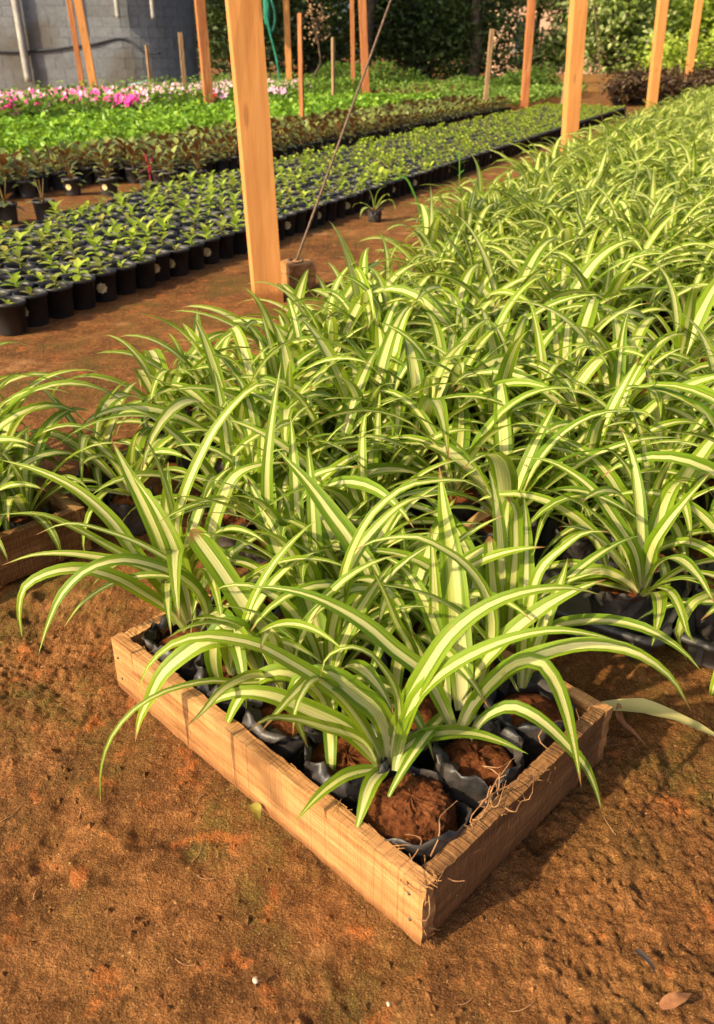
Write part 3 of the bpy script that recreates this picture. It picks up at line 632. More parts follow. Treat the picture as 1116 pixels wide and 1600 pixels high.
rg = RS(17); cells = []
for j in range(7):
    for i in range(0, 72):
        u = 1.05 + i * .165 + rg.randn() * .012; v = 2.50 + j * .16 + rg.randn() * .012
        if u < 2.55 and v < 3.02 - .0 * u: continue
        x, y = row(u, v)
        if u < 12.6 and inframe(x, y, .25, 80, 80): cells.append((math.hypot(x, y), x, y, j, rg.rand(4)))
cells.sort(key=lambda c: c[0])
near = {}
for j in range(7):
    for n, cc in enumerate(sorted((cc for cc in cells[:260] if cc[3] == j and proj(cc[1], cc[2], .2)[0] > -10), key=lambda cc: proj(cc[1], cc[2], .2)[0])): near[id(cc)] = n + 1
def bronze_label(cc):
    j, q = cc[3], cc[4]
    if id(cc) not in near: return 'bronze leaved plant cut off by the left picture edge in the second bed'
    return 'bronze leaved plant, ' + nth(j + 1) + ' row of the second bed, ' + nth(near[id(cc)]) + ' from the left' + (', sticker on pot' if j < 1 and q[3] > .45 else '')
for k, cc in enumerate(cells[:260]):
    d_, x, y, j, q = cc; make_bronze(x, y, q, k < 24, j < 1 and q[3] > .45, bronze_label(cc), GB)
for k, (d_, x, y, j, q) in enumerate([]): make_bronze(x, y, q, k < 24, j < 1 and q[3] > .45, 'bronze leaved plant in a grey pot in the second bed' if not (j < 1 and q[3] > .45) else 'bronze leaved plant with a cream sticker on its grey pot, front row of second bed', GB if not (j < 1 and q[3] > .45) else 'stickered pots at the front of the second bed')
far = Buf(); b = Buf(); b.add(*lathe(pot_prof(BR, BH), 9)); pd = b.data(); bfd = [join(L).data() for L, s in br_var]
for d_, x, y, j, q in cells[260:]: far.put(pd, None, (x, y, 0)); far.put(bfd[int(q[0] * 5) % 5], None, (x, y, 0), q[1], 1)
if far.n: kind(link('far_bronze_plants', far.mesh('far_bronze_plants', [M_POT_GREY, M_BRONZE])), 'stuff')
# the loose pots standing on bare soil in front of it
for (px, py, st, few, lab) in ((72, 343, 0, 5, 'sparse bronze plant in a pot standing alone on the bare soil'), (14, 349, 0, 7, 'bronze plant in a pot at the left picture edge beside the seedling bed'), (-22, 352, 0, 8, 'bronze plant half out of the frame at the left edge'),
        (115, 304, 1, 12, 'bronze plant in a pot with an orange tinged sticker, leftmost of the stickered pair'), (172, 304, 1, None, 'bronze plant in a pot with a bright cream sticker, beside the red stemmed plant'), (45, 308, 0, None, 'bronze plant in a shaded pot behind the lone sparse one'),
        (268, 293, 0, None, 'bronze plant in a pale grey pot right of the red stemmed plant'), (312, 291, 0, None, 'bronze plant in a grey pot, nearest the near post')):
    d = .9 * 1300 / ((py - 800) * CP + 0) if False else None
    a_ = (px - 558) / 1300; bb_ = (py - 800) / 1300; dz = -SP - bb_ * CP; tt = -.9 / dz; x, y = a_ * tt, (CP - bb_ * SP) * tt
    make_bronze(x, y, RS(px + 300).rand(4), True, st, lab, None, .9, few)
x, y = -1.44, 6.18
t = thing('red_stemmed_plant', 'tall plant with crimson stem in a grey pot, alone before the bronze bed', 'potted plant', (x, y, 0))
link('pot', ME_BPOT, t); link('soil', ME_BSOIL, t)
b = Buf(); b.add(*tube_geo(catmull([(0, 0, .09), (.005, 0, .2), (-.015, 0, .32)], 8), .007, 6)[:2]); b.add(*tube_geo(catmull([(0, 0, .12), (.02, 0, .22), (.035, 0, .30)], 8), .005, 6)[:2]); link('stem', b.mesh('stem', M_REDSTEM), t)
b = Buf(); rg = RS(3)
for i in range(16):
    a = i * 2.4; e = radians(-15 + 75 * i / 16); o = .012
    bl = Buf(); ovate(bl, (cos(a) * o, sin(a) * o, .11 + .20 * i / 16), (cos(a) * cos(e), sin(a) * cos(e), sin(e)), (0, 0, 1), .085, .045, rg.rand(), 4, .25, .4); link('leaf', bl.mesh('leaf', M_DARKRED if i % 2 else M_BRONZE), t)

# ------------------------------------------------------------------ bright bedding, flowers and the far beds
def bed_mass(name, u0, u1, v0, v1, n, z, zs, leaf, mat, seed, edge=.0, hole=0.):
    rg = RS(seed); u = u0 + (u1 - u0) * rg.rand(n); v = v0 + (v1 - v0) * rg.rand(n)
    q = P1 + np.outer(u, RU) + np.outer(v, RV); hgt = z * (.75 + .5 * vnoise(u * 5, v * 5, seed)) 
    zz = hgt * (1 - .45 * rg.rand(n) ** 2) + rg.randn(n) * zs; C = np.column_stack([q, np.maximum(.02, zz)])
    a, b_, d = proj(C[:, 0], C[:, 1], C[:, 2]); C = C[(a > -90) & (a < 1206) & (b_ > -60)]
    b = Buf(); leaf_cloud(b, C, leaf, seed, up=.55, aspect=.6); return kind(link(name, b.mesh(name, mat)), 'stuff')
bed_mass('bright_bedding_plants', 1.8, 12.5, 3.66, 5.75, 16000, .26, .02, .075, M_BRIGHT, 61)
bed_mass('low_bedding_plants', 6, 21, 9.0, 12.5, 9000, .18, .02, .09, M_LOWG, 62)
bed_mass('mixed_bedding_plants', 11.5, 19, 5.0, 8.6, 5000, .22, .02, .085, M_BRONZE, 63)
bed_mass('fresh_bedding_plants', 13.2, 20, 2.6, 4.9, 7000, .20, .02, .085, M_LOWG, 64)
bed_mass('olive_bedding_plants', 15.5, 21, 5.0, 8.5, 5000, .25, .02, .09, M_LOWG, 65)
# impatiens: each clump a thing with foliage and blossoms
def clump(seed, mats):
    rg = RS(seed); f = Buf(); leaf_cloud(f, crown_points((0, 0, .20), (.20, .20, .15), 330, seed, 16, .5), .075, seed, up=.5)
    n = 8 + rg.randint(6); out = {}
    for k in range(n):
        a = rg.rand() * 6.28; r_ = .17 * math.sqrt(rg.rand()); c = np.array([r_ * cos(a), r_ * sin(a), .43 - r_ * .55 + .02 * rg.randn()]); N = np.array([-.25 + .4 * rg.randn(), -.75, .75 + .2 * rg.randn()]); N /= np.linalg.norm(N)
        X = np.cross(N, [0, 0, 1]); X /= np.linalg.norm(X); Y = np.cross(N, X); b = out.setdefault(rg.choice(mats), Buf()); s = .046 + .022 * rg.rand()
        for p in range(5):
            t0 = p * 2 * pi / 5; pts = [c] + [c + s * q * (X * cos(t0 + t) + Y * sin(t0 + t)) + N * s * .18 * (q > .8) for q, t in ((.75, -.5), (1.05, -.28), (1.1, .28), (.75, .5))]
            b.add(pts, T=[[0, 1, 2], [0, 2, 3], [0, 3, 4]], r=rg.rand())
    return f.mesh('foliage', M_IMP), [(b.mesh('blossoms', {'p': M_PINK, 'm': M_MAG, 'r': M_REDP}[k])) for k, b in out.items()]
cl_var = [clump(500 + i, m) for i, m in enumerate((['p'], ['p'], ['m', 'p'], ['m'], ['p', 'p', 'r'], ['m', 'm', 'p']))]
cl_none = clump(520, ['p'])[0]
lab_c = ('pale pink', 'pale pink', 'magenta and pink', 'magenta', 'pink and red', 'mostly magenta')
rg = RS(71); nc = 0
for j in range(8):
    for i in range(38):
        u, v = 3.2 + i * .33 + rg.randn() * .05, 6.02 + j * .33 + rg.randn() * .05; x, y = row(u, v)
        if u > 15.2 - .35 * j + .2 * j or not inframe(x, y, .3, 40, 40): continue
        a, b_, d = proj(x, y, .3); k = rg.choice([2, 3, 5, 3]) if a < 205 and rg.rand() < .62 else rg.choice([0, 1, 4, 0])
        if j < 2 and rg.rand() < .75: k = -1
        elif a > 480: k = -1
        elif rg.rand() < .12: k = -1
        t = thing('flowering_plant', (lab_c[k] + ' flowering bushy plant in the flower bed before the wall and trees') if k >= 0 else 'bushy green plant without open flowers in the flower bed', 'flower', (x, y, 0), rg.rand() * 1.2 - .6, (lab_c[k] + ' flowers in the flower bed') if k >= 0 else 'plants without flowers in the flower bed')
        link('foliage', cl_var[k][0] if k >= 0 else cl_none, t)
        if k >= 0:
            for me in cl_var[k][1]: link('blossoms', me, t)
# dark red plants in black pots at the far right
rg = RS(81); dr = []
for i in range(3): f = Buf(); leaf_cloud(f, crown_points((0, 0, .33), (.19, .19, .19), 260, 600 + i, 14, .5), .10, 600 + i, up=.45); dr.append(f.mesh('foliage', M_DARKRED))
for j in range(5):
    for i in range(16):
        x, y = 5.2 + i * .42 + j * .10 + rg.randn() * .03, 18.4 + .36 * i * .55 + j * .40 + rg.randn() * .03
        if not inframe(x, y, .3, 30, 30): continue
        t = thing('dark_red_plant', 'dark red leaved plant in a black pot at the far right bed', 'potted plant', (x, y, 0), rg.rand() * 6, 'dark red plants in black pots at the far end')
        p = link('pot', ME_POT, t); p.scale = (1.5, 1.5, 1.3); link('foliage', dr[rg.randint(3)], t)

# ------------------------------------------------------------------ spider plants
def width_prof(s):
    w_ = np.where(s < .34, .46 + .54 * np.sin(np.clip(s / .34, 0, 1) * pi / 2), (np.clip(1 - ((s - .34) / .66) ** 1.75, 0, 1)) ** .95); return np.maximum(w_, .012)
def leaf_strip(P, hw, N0, r, cross=5, fold=.28, tw=0., blunt=False, seed=0):
    """a channelled strap leaf along P; N0 is the way its upper face looks"""
    n = len(P); T = np.gradient(P, axis=0); T /= np.linalg.norm(T, axis=1)[:, None] + 1e-9; s = np.linspace(0, 1, n)
    N0 = np.broadcast_to(np.asarray(N0, float), (n, 3)); B = np.cross(T, N0); B /= np.linalg.norm(B, axis=1)[:, None] + 1e-9
    for i in range(1, n):
        if B[i] @ B[i-1] < 0: B[i] = -B[i]
    for _ in range(2): B[1:-1] = (B[:-2] + 2 * B[1:-1] + B[2:]) / 4
    B /= np.linalg.norm(B, axis=1)[:, None] + 1e-9; N = np.cross(B, T)
    if tw:
        a = tw * s ** 1.3; B, N = B * np.cos(a)[:, None] + N * np.sin(a)[:, None], N * np.cos(a)[:, None] - B * np.sin(a)[:, None]
    w_ = width_prof(s)
    if blunt: w_ = np.where(s > .9, .75 * np.sqrt(np.clip(1 - ((s - .9) / .1) ** 2, .02, 1)), np.maximum(w_, .75) * (s < .95) + w_ * (s >= .95))
    rg = RS(seed); ph = rg.rand(3) * 6.28; fo = fold * (1.25 - .8 * s)
    xs = np.linspace(-1, 1, cross); V = []
    for x in xs:
        wob = .05 * np.sin(s * 17 + ph[0] + x * 1.3) + .03 * np.sin(s * 31 + ph[1])
        V.append(P + B * (x * hw * w_)[:, None] + N * (hw * w_ * (fo * abs(x) ** 1.5 + wob * abs(x)))[:, None])
    V = np.stack(V, 1).reshape(-1, 3); i, j = np.meshgrid(np.arange(n - 1), np.arange(cross - 1), indexing='ij')
    Q = np.stack([i*cross+j, i*cross+j+1, (i+1)*cross+j+1, (i+1)*cross+j], -1).reshape(-1, 4)
    uv = np.stack([np.tile((xs + 1) / 2, n), np.repeat(s, cross)], 1); return V, Q, uv, r
def random_leaf(rg, k, K, n=14):
    """centre line and width direction of leaf k of K: inner ones stand, outer ones arch over"""
    f = (k + .5) / K; az = k * 2.39996 + rg.randn() * .35
    el0 = radians(80 - 52 * f ** 1.1 + rg.randn() * 7); L = (.23 + .14 * rg.rand()) * (.72 + .38 * np.sin(pi * min(1, f * .85 + .15)))
    dr = radians(50 + 75 * rg.rand() + 30 * f); s = np.linspace(0, 1, n); el = el0 - dr * s ** (1.4 + .7 * rg.rand())
    bend = rg.randn() * .35 * s ** 1.5; a = az + bend; st = np.stack([np.cos(a) * np.cos(el), np.sin(a) * np.cos(el), np.sin(el)], 1) * (L / (n - 1))
    P = np.concatenate([[[0, 0, 0]], np.cumsum((st[:-1] + st[1:]) / 2, axis=0)]); P += np.array([cos(az), sin(az), 0]) * .006 * (1 + 2 * f) + np.array([0, 0, .088])
    P[:, 2] = np.maximum(P[:, 2], .012 + .02 * rg.rand())
    N0 = np.stack([-np.cos(a) * np.sin(el), -np.sin(a) * np.sin(el), np.cos(el)], 1)
    return P, N0, (.0100 + .0078 * rg.rand()) * (.8 + .4 * np.sin(pi * f)), rg.randn() * .5
NV, KL = 14, 13
sp_var = []
for v_ in range(NV):
    rg = RS(1000 + v_); K = KL + v_ % 4 - 1; L = []
    for k in range(K): P, N0, hw, tw = random_leaf(rg, k, K); L.append((P, N0, hw, tw, rg.rand()))
    sp_var.append(L)
def strip_buf(L, cross, step=1):
    b = Buf()
    for i, (P, N0, hw, tw, r) in enumerate(L): V, Q, uv, r = leaf_strip(P[::step], hw, N0[::step], r, cross, .3, tw, False, i); b.add(V, Q, uv=uv, r=r)
    return b
ME_SLEAF = [[strip_buf([l], 5).mesh('leaf', M_SPIDER) for l in L] for L in sp_var]
ME_SFOL = [strip_buf(L, 5).mesh('foliage', M_SPIDER) for L in sp_var]
SP_FAR = [strip_buf([(np.array([l[0][0], l[0][3], l[0][5], l[0][7], l[0][9], l[0][11], l[0][13]]), np.array([l[1][q] for q in (0, 3, 5, 7, 9, 11, 13)]), l[2] * 1.1, l[3], l[4]) for l in L], 3).data() for L in sp_var]
def bag_bufs(seed, r=.052, h=.088):
    rg = RS(seed); n = 40; hs = np.linspace(0, 1, 11); a = np.arange(n) * 2 * pi / n; V = []
    rim = fbm(np.cos(a) * 1.6 + seed, np.sin(a) * 1.6, 1.3, 4, seed + 3)
    for k, t in enumerate(hs):
        cr = .018 * fbm(np.cos(a) * 1.8 + seed, np.sin(a) * 1.8 + t * 3.2, 1.4, 4, seed) + .010 * np.abs(fbm(np.cos(a) * 4, np.sin(a) * 4 + t * 5, 1.5, 3, seed + 9)) + .0011 * rg.randn(n)
        R = r * (.92 + .10 * t - .10 * max(0, t - .8) * 2) + cr * (.5 + t); z = h * t + (.034 * rim + .0035 * rg.randn(n)) * t ** 4
        V.append(np.stack([R * np.cos(a), R * np.sin(a), np.maximum(z, .0)], 1))
    w1 = (.90 + .07 * rg.rand(n) + .25 * fbm(np.cos(a) * 2, np.sin(a) * 2, 1.5, 3, seed + 5))[:, None]; V.append(V[-1] * np.hstack([w1, w1, np.ones((n, 1))]) + np.array([0, 0, -.003]))
    w2 = (.74 + .12 * rg.rand(n) + .7 * fbm(np.cos(a) * 1.5 + 4, np.sin(a) * 1.5, 1.6, 3, seed + 6))[:, None]; w2 = np.clip(w2, .5, .93); q_ = V[-2] * np.hstack([w2, w2, np.ones((n, 1))]); q_[:, 2] -= .006 + .010 * rg.rand(n); V.append(q_); k = len(V)
    i, j = np.meshgrid(np.arange(k - 1), np.arange(n), indexing='ij'); j2 = (j + 1) % n
    b = Buf(); b.add(np.concatenate(V), np.stack([i*n+j, i*n+j2, (i+1)*n+j2, (i+1)*n+j], -1).reshape(-1, 4))
    m_ = 10; th_, ph_ = np.meshgrid(a, np.linspace(0, 1, m_)); lump = fbm(np.cos(th_) * ph_ * 3 + seed, np.sin(th_) * ph_ * 3, 1.8, 4, seed)
    S_ = np.stack([r * .97 * (1 - ph_) * np.cos(th_), r * .97 * (1 - ph_) * np.sin(th_), h * .84 + .016 * (1 - (1 - ph_) ** 2) + lump * .030], -1).reshape(-1, 3)
    i, j = np.meshgrid(np.arange(m_ - 1), np.arange(n), indexing='ij'); j2 = (j + 1) % n
    s = Buf(); s.add(S_, np.stack([i*n+j, i*n+j2, (i+1)*n+j2, (i+1)*n+j], -1).reshape(-1, 4)); return b.mesh('bag', M_BAG), s.mesh('soil', M_SOIL)
BAGS = [bag_bufs(31 + i) for i in range(4)]
def add_bag(t, k, rz=0., sc=1.): link('bag', BAGS[k][0], t, rz=rz, sc=sc); link('soil', BAGS[k][1], t, rz=rz, sc=sc)
SP_N = 'spider_plant'
b = Buf()
for q in range(1): b.add(*leaf_strip(catmull([(0, .01, .09), (.03, .03, .11), (.075, .045, .075), (.10, .05, .02)], 12), .008, (0, 0, 1), .2, 5, .5, 1.2, False, 9)[:2])
ME_DEAD = b.mesh('dead_leaf', M_STRAW)
def make_spider(x, y, z, v_, rz, sc, label, group, leaves=True, bag=True, skip=()):
    t = thing(SP_N, label, 'spider plant', (x, y, z), rz, group); t.scale = (sc, sc, sc)
    if bag: add_bag(t, (v_ * 5 + int(rz * 10)) % 4)
    if leaves:
        for q, me in enumerate(ME_SLEAF[v_]):
            if q not in skip: link('leaf', me, t)
    else: link('foliage', ME_SFOL[v_], t)
    if RS(int(abs(x * 7919 + y * 104729)) % 100000).rand() < .4: link('dead_leaf', ME_DEAD, t, rz=x * 50)
    return t
HERO = [
 ('p00',0.0163,[(0.042,0.779,0.1),(0.036,0.78,0.155),(0.017,0.782,0.198),(-0.002,0.784,0.214),(-0.022,0.786,0.233),(-0.048,0.789,0.24),(-0.068,0.791,0.229),(-0.079,0.792,0.196),(-0.072,0.791,0.154),(-0.063,0.79,0.12)]),
 ('p00',0.0109,[(0.035,0.779,0.1),(0.002,0.776,0.18),(-0.028,0.773,0.229),(-0.052,0.77,0.254),(-0.082,0.767,0.28),(-0.112,0.764,0.304),(-0.144,0.761,0.316),(-0.171,0.758,0.322),(-0.204,0.754,0.317),(-0.228,0.752,0.299),(-0.246,0.75,0.274),(-0.253,0.749,0.245)]),
 ('p00',0.0147,[(0.032,0.777,0.1),(-0.014,0.777,0.163),(-0.069,0.777,0.199),(-0.106,0.777,0.219),(-0.143,0.777,0.223),(-0.17,0.777,0.213),(-0.194,0.777,0.187)]),
 ('p00',0.0127,[(0.045,0.779,0.1),(0.048,0.78,0.15),(0.064,0.781,0.206),(0.082,0.783,0.25),(0.115,0.787,0.309),(0.149,0.79,0.34),(0.206,0.796,0.36),(0.251,0.801,0.359),(0.283,0.804,0.348)]),
 ('p00',0.0104,[(0.049,0.777,0.1),(0.059,0.776,0.17),(0.075,0.774,0.223),(0.1,0.772,0.257),(0.135,0.768,0.289),(0.177,0.764,0.315),(0.225,0.759,0.33),(0.268,0.754,0.327),(0.308,0.75,0.316)]),
 ('p00',0.0107,[(0.037,0.77,0.105),(0.017,0.731,0.118),(0.007,0.7,0.112),(-0.002,0.676,0.096)]),
 ('p00',0.0087,[(0.034,0.768,0.105),(0.01,0.756,0.115),(-0.013,0.741,0.122),(-0.044,0.712,0.122),(-0.072,0.681,0.112)]),
 ('p00',0.0107,[(0.049,0.765,0.105),(0.055,0.774,0.125),(0.071,0.784,0.135),(0.109,0.803,0.132),(0.152,0.813,0.122),(0.189,0.805,0.115),(0.221,0.791,0.108)]),
 ('p00',0.0102,[(0.028,0.777,0.1),(0.013,0.761,0.151),(-0.041,0.701,0.24),(-0.072,0.666,0.284),(-0.096,0.64,0.306),(-0.109,0.625,0.305)]),
 ('p00',0.0053,[(0.053,0.78,0.1),(0.04,0.779,0.244),(0.03,0.778,0.262),(0.013,0.776,0.285),(-0.007,0.774,0.295),(-0.033,0.771,0.285),(-0.044,0.77,0.249)]),
 ('p10',0.0125,[(0.135,0.832,0.1),(0.152,0.826,0.164),(0.172,0.82,0.201),(0.196,0.812,0.237),(0.223,0.803,0.26),(0.274,0.787,0.288),(0.322,0.771,0.29),(0.363,0.758,0.266),(0.395,0.747,0.22)]),
 ('p10',0.0115,[(0.137,0.834,0.1),(0.171,0.815,0.207),(0.2,0.798,0.253),(0.217,0.789,0.262),(0.234,0.779,0.246),(0.251,0.768,0.21),(0.265,0.761,0.163),(0.277,0.754,0.115),(0.282,0.751,0.093)]),
 ('p10',0.0097,[(0.151,0.826,0.1),(0.161,0.822,0.132),(0.175,0.815,0.156),(0.198,0.805,0.174),(0.222,0.794,0.17),(0.245,0.784,0.155),(0.264,0.776,0.138),(0.286,0.766,0.116),(0.303,0.758,0.083),(0.316,0.752,0.042)]),
 ('p10',0.013,[(0.132,0.832,0.1),(0.111,0.836,0.152),(0.084,0.842,0.201),(0.045,0.85,0.233),(0.019,0.856,0.258),(-0.013,0.863,0.279),(-0.06,0.873,0.299),(-0.113,0.884,0.304),(-0.142,0.89,0.301)]),
 ('p11',0.0202,[(0.146,0.882,0.1),(0.144,0.904,0.152),(0.14,0.94,0.189),(0.137,0.97,0.237),(0.133,1.009,0.282),(0.127,1.064,0.318),(0.122,1.115,0.364)]),
 ('p11',0.0116,[(0.126,0.882,0.1),(0.114,0.941,0.176),(0.107,0.974,0.27),(0.102,0.998,0.329)]),
 ('p11',0.01,[(0.088,0.908,0.1),(0.071,0.895,0.201),(0.052,0.881,0.249),(0.034,0.868,0.307),(0.017,0.856,0.353)]),
 ('p11',0.009,[(0.17,0.908,0.1),(0.18,0.907,0.237),(0.173,0.908,0.267),(0.157,0.909,0.299),(0.134,0.912,0.326),(0.107,0.914,0.345),(0.077,0.918,0.358),(0.051,0.92,0.357),(0.019,0.924,0.348),(-0.01,0.927,0.328)]),
 ('p12',0.0105,[(-0.038,0.949,0.1),(-0.034,0.952,0.194),(-0.02,0.96,0.244),(-0.008,0.967,0.287),(0.015,0.98,0.322),(0.038,0.993,0.344),(0.063,1.008,0.359),(0.093,1.025,0.36),(0.111,1.036,0.344)]),
 ('p12',0.0067,[(-0.031,0.956,0.1),(-0.003,0.963,0.321),(0.02,0.967,0.365),(0.039,0.971,0.384),(0.063,0.977,0.4),(0.102,0.985,0.405),(0.147,0.994,0.4),(0.177,1.001,0.378),(0.195,1.005,0.358)]),
 ('p12',0.0236,[(-0.063,0.932,0.1),(-0.102,0.961,0.144),(-0.137,0.986,0.165),(-0.174,1.013,0.201),(-0.21,1.04,0.245),(-0.245,1.065,0.285)]),
 ('p01',0.0127,[(-0.033,0.856,0.1),(-0.058,0.856,0.162),(-0.099,0.856,0.189),(-0.134,0.856,0.176),(-0.16,0.856,0.14),(-0.18,0.856,0.094),(-0.193,0.856,0.065)]),
 ('p01',0.0087,[(-0.016,0.856,0.1),(-0.023,0.833,0.171),(-0.041,0.779,0.243),(-0.058,0.727,0.274),(-0.068,0.697,0.268),(-0.071,0.687,0.24)]),
 ('p02',0.0149,[(-0.139,0.949,0.1),(-0.177,0.932,0.183),(-0.208,0.918,0.191),(-0.239,0.905,0.177),(-0.267,0.892,0.155),(-0.286,0.884,0.121),(-0.302,0.877,0.09),(-0.313,0.872,0.05)]),
 ('p02',0.0156,[(-0.143,0.956,0.1),(-0.158,0.955,0.166),(-0.179,0.953,0.192),(-0.196,0.951,0.186),(-0.206,0.95,0.153),(-0.206,0.95,0.106),(-0.196,0.951,0.068),(-0.182,0.952,0.033)]),
 ('p02',0.0047,[(-0.052,0.895,0.1),(-0.087,0.874,0.159),(-0.148,0.839,0.185),(-0.181,0.82,0.205),(-0.211,0.803,0.213),(-0.245,0.783,0.214),(-0.273,0.767,0.202),(-0.297,0.753,0.176),(-0.314,0.743,0.133),(-0.322,0.739,0.075)]),
 ('p02',0.0091,[(-0.098,0.908,0.1),(-0.124,0.85,0.189),(-0.142,0.809,0.218),(-0.165,0.758,0.237),(-0.179,0.727,0.236),(-0.191,0.698,0.243)]),
 ('p13',0.0189,[(0.042,1.057,0.1),(0.022,1.075,0.184),(-0.012,1.106,0.245),(-0.038,1.129,0.272),(-0.074,1.162,0.309),(-0.13,1.212,0.35)]),
 ('p13',0.0205,[(-0.079,1.065,0.1),(-0.088,1.081,0.156),(-0.119,1.134,0.193),(-0.148,1.185,0.235),(-0.184,1.247,0.28)]),
 ('p13',0.0105,[(-0.149,1.222,0.1),(-0.146,1.237,0.321),(-0.137,1.276,0.39),(-0.126,1.332,0.453)]),
 ('p04',0.0131,[(-0.272,1.065,0.1),(-0.287,1.06,0.135),(-0.323,1.048,0.181),(-0.371,1.033,0.226),(-0.404,1.022,0.243),(-0.446,1.009,0.244),(-0.477,0.998,0.229),(-0.492,0.994,0.193),(-0.497,0.992,0.141)]),
 ('p04',0.0118,[(-0.231,1.065,0.1),(-0.243,1.058,0.178),(-0.266,1.045,0.216),(-0.297,1.027,0.246),(-0.339,1.003,0.27),(-0.375,0.982,0.269),(-0.409,0.963,0.243),(-0.434,0.948,0.199),(-0.452,0.937,0.154)]),
 ('p04',0.0068,[(-0.229,1.082,0.1),(-0.255,1.076,0.182),(-0.323,1.062,0.206),(-0.365,1.053,0.2),(-0.422,1.041,0.165),(-0.451,1.035,0.128)]),
 ('p04',0.0123,[(-0.29,1.082,0.1),(-0.3,1.085,0.153),(-0.341,1.098,0.216),(-0.371,1.108,0.268),(-0.427,1.126,0.319),(-0.488,1.146,0.342),(-0.553,1.167,0.351)]),
 ('p04',0.0078,[(-0.282,1.091,0.1),(-0.288,1.09,0.132),(-0.337,1.085,0.212),(-0.38,1.08,0.249),(-0.423,1.076,0.283),(-0.464,1.071,0.307),(-0.527,1.065,0.31)]),
 ('p04',0.0087,[(-0.273,1.082,0.1),(-0.281,1.081,0.138),(-0.331,1.076,0.213),(-0.39,1.07,0.233),(-0.44,1.064,0.244),(-0.487,1.06,0.243),(-0.534,1.055,0.228)]),
 ('p04',0.0057,[(-0.222,1.074,0.1),(-0.244,1.071,0.18),(-0.304,1.065,0.247),(-0.36,1.059,0.282),(-0.426,1.052,0.302),(-0.47,1.048,0.285)]),
 ('p04',0.0184,[(-0.282,1.091,0.1),(-0.29,1.102,0.142),(-0.304,1.121,0.225),(-0.339,1.169,0.273),(-0.371,1.214,0.302),(-0.407,1.263,0.344)]),
 ('p04',0.015,[(-0.266,1.091,0.1),(-0.272,1.097,0.158),(-0.288,1.115,0.23),(-0.32,1.15,0.279),(-0.362,1.197,0.312)]),
 ('p14',0.0095,[(-0.317,1.222,0.1),(-0.299,1.232,0.227),(-0.262,1.254,0.312),(-0.219,1.279,0.377),(-0.156,1.315,0.42),(-0.12,1.336,0.401),(-0.09,1.353,0.353)]),
 ('p14',0.0137,[(-0.247,1.202,0.1),(-0.243,1.204,0.2),(-0.225,1.215,0.249),(-0.197,1.231,0.294),(-0.157,1.254,0.301),(-0.115,1.278,0.293)]),
 ('p14',0.0143,[(-0.332,1.222,0.1),(-0.328,1.258,0.208),(-0.326,1.276,0.249),(-0.324,1.293,0.288)]),
 ('t0',0.0127,[(0.484,1.175,0.1),(0.463,1.187,0.173),(0.429,1.206,0.221),(0.396,1.225,0.262),(0.365,1.244,0.285),(0.32,1.269,0.301),(0.282,1.291,0.298)]),
 ('t0',0.0118,[(0.478,1.178,0.1),(0.421,1.137,0.189),(0.374,1.103,0.245),(0.331,1.072,0.283),(0.295,1.045,0.302)]),
 ('t0',0.013,[(0.477,1.171,0.1),(0.448,1.174,0.124),(0.411,1.178,0.137),(0.371,1.182,0.126),(0.334,1.186,0.108),(0.306,1.189,0.07),(0.255,1.194,0.038)]),
 ('t0',0.0145,[(0.492,1.182,0.1),(0.491,1.185,0.174),(0.498,1.168,0.228),(0.51,1.143,0.288),(0.525,1.109,0.358)]),
 ('t0',0.0137,[(0.488,1.175,0.1),(0.488,1.136,0.179),(0.488,1.083,0.223),(0.488,1.0,0.246),(0.488,0.931,0.244)]),
 ('t0',0.0101,[(0.489,1.171,0.1),(0.481,1.103,0.155),(0.474,1.036,0.188),(0.468,0.979,0.193),(0.464,0.941,0.188),(0.461,0.905,0.197)]),
 ('t0',0.0058,[(0.486,1.171,0.1),(0.494,1.102,0.169),(0.499,1.05,0.206),(0.504,1.007,0.225)]),
 ('t1',0.0124,[(0.663,1.222,0.1),(0.619,1.248,0.178),(0.582,1.269,0.208),(0.537,1.295,0.222),(0.495,1.319,0.215),(0.453,1.343,0.191)]),
 ('t1',0.0101,[(0.638,1.144,0.1),(0.599,1.187,0.165),(0.566,1.223,0.168),(0.539,1.254,0.14),(0.516,1.28,0.1),(0.5,1.297,0.051)]),
 ('t1',0.0086,[(0.628,1.135,0.1),(0.533,1.049,0.178),(0.49,1.01,0.181),(0.481,1.003,0.152),(0.501,1.02,0.095),(0.532,1.048,0.042)]),
 ('p20',0.0092,[(0.237,0.928,0.1),(0.233,0.927,0.23),(0.249,0.931,0.312),(0.271,0.935,0.333),(0.295,0.941,0.35),(0.338,0.95,0.348)]),
 ('p21',0.0129,[(0.236,1.04,0.1),(0.234,1.039,0.202),(0.229,1.037,0.298),(0.221,1.034,0.342),(0.207,1.027,0.359)]),
 ('p21',0.0132,[(0.217,1.024,0.1),(0.207,1.028,0.17),(0.198,1.031,0.236),(0.19,1.033,0.292)]),
]
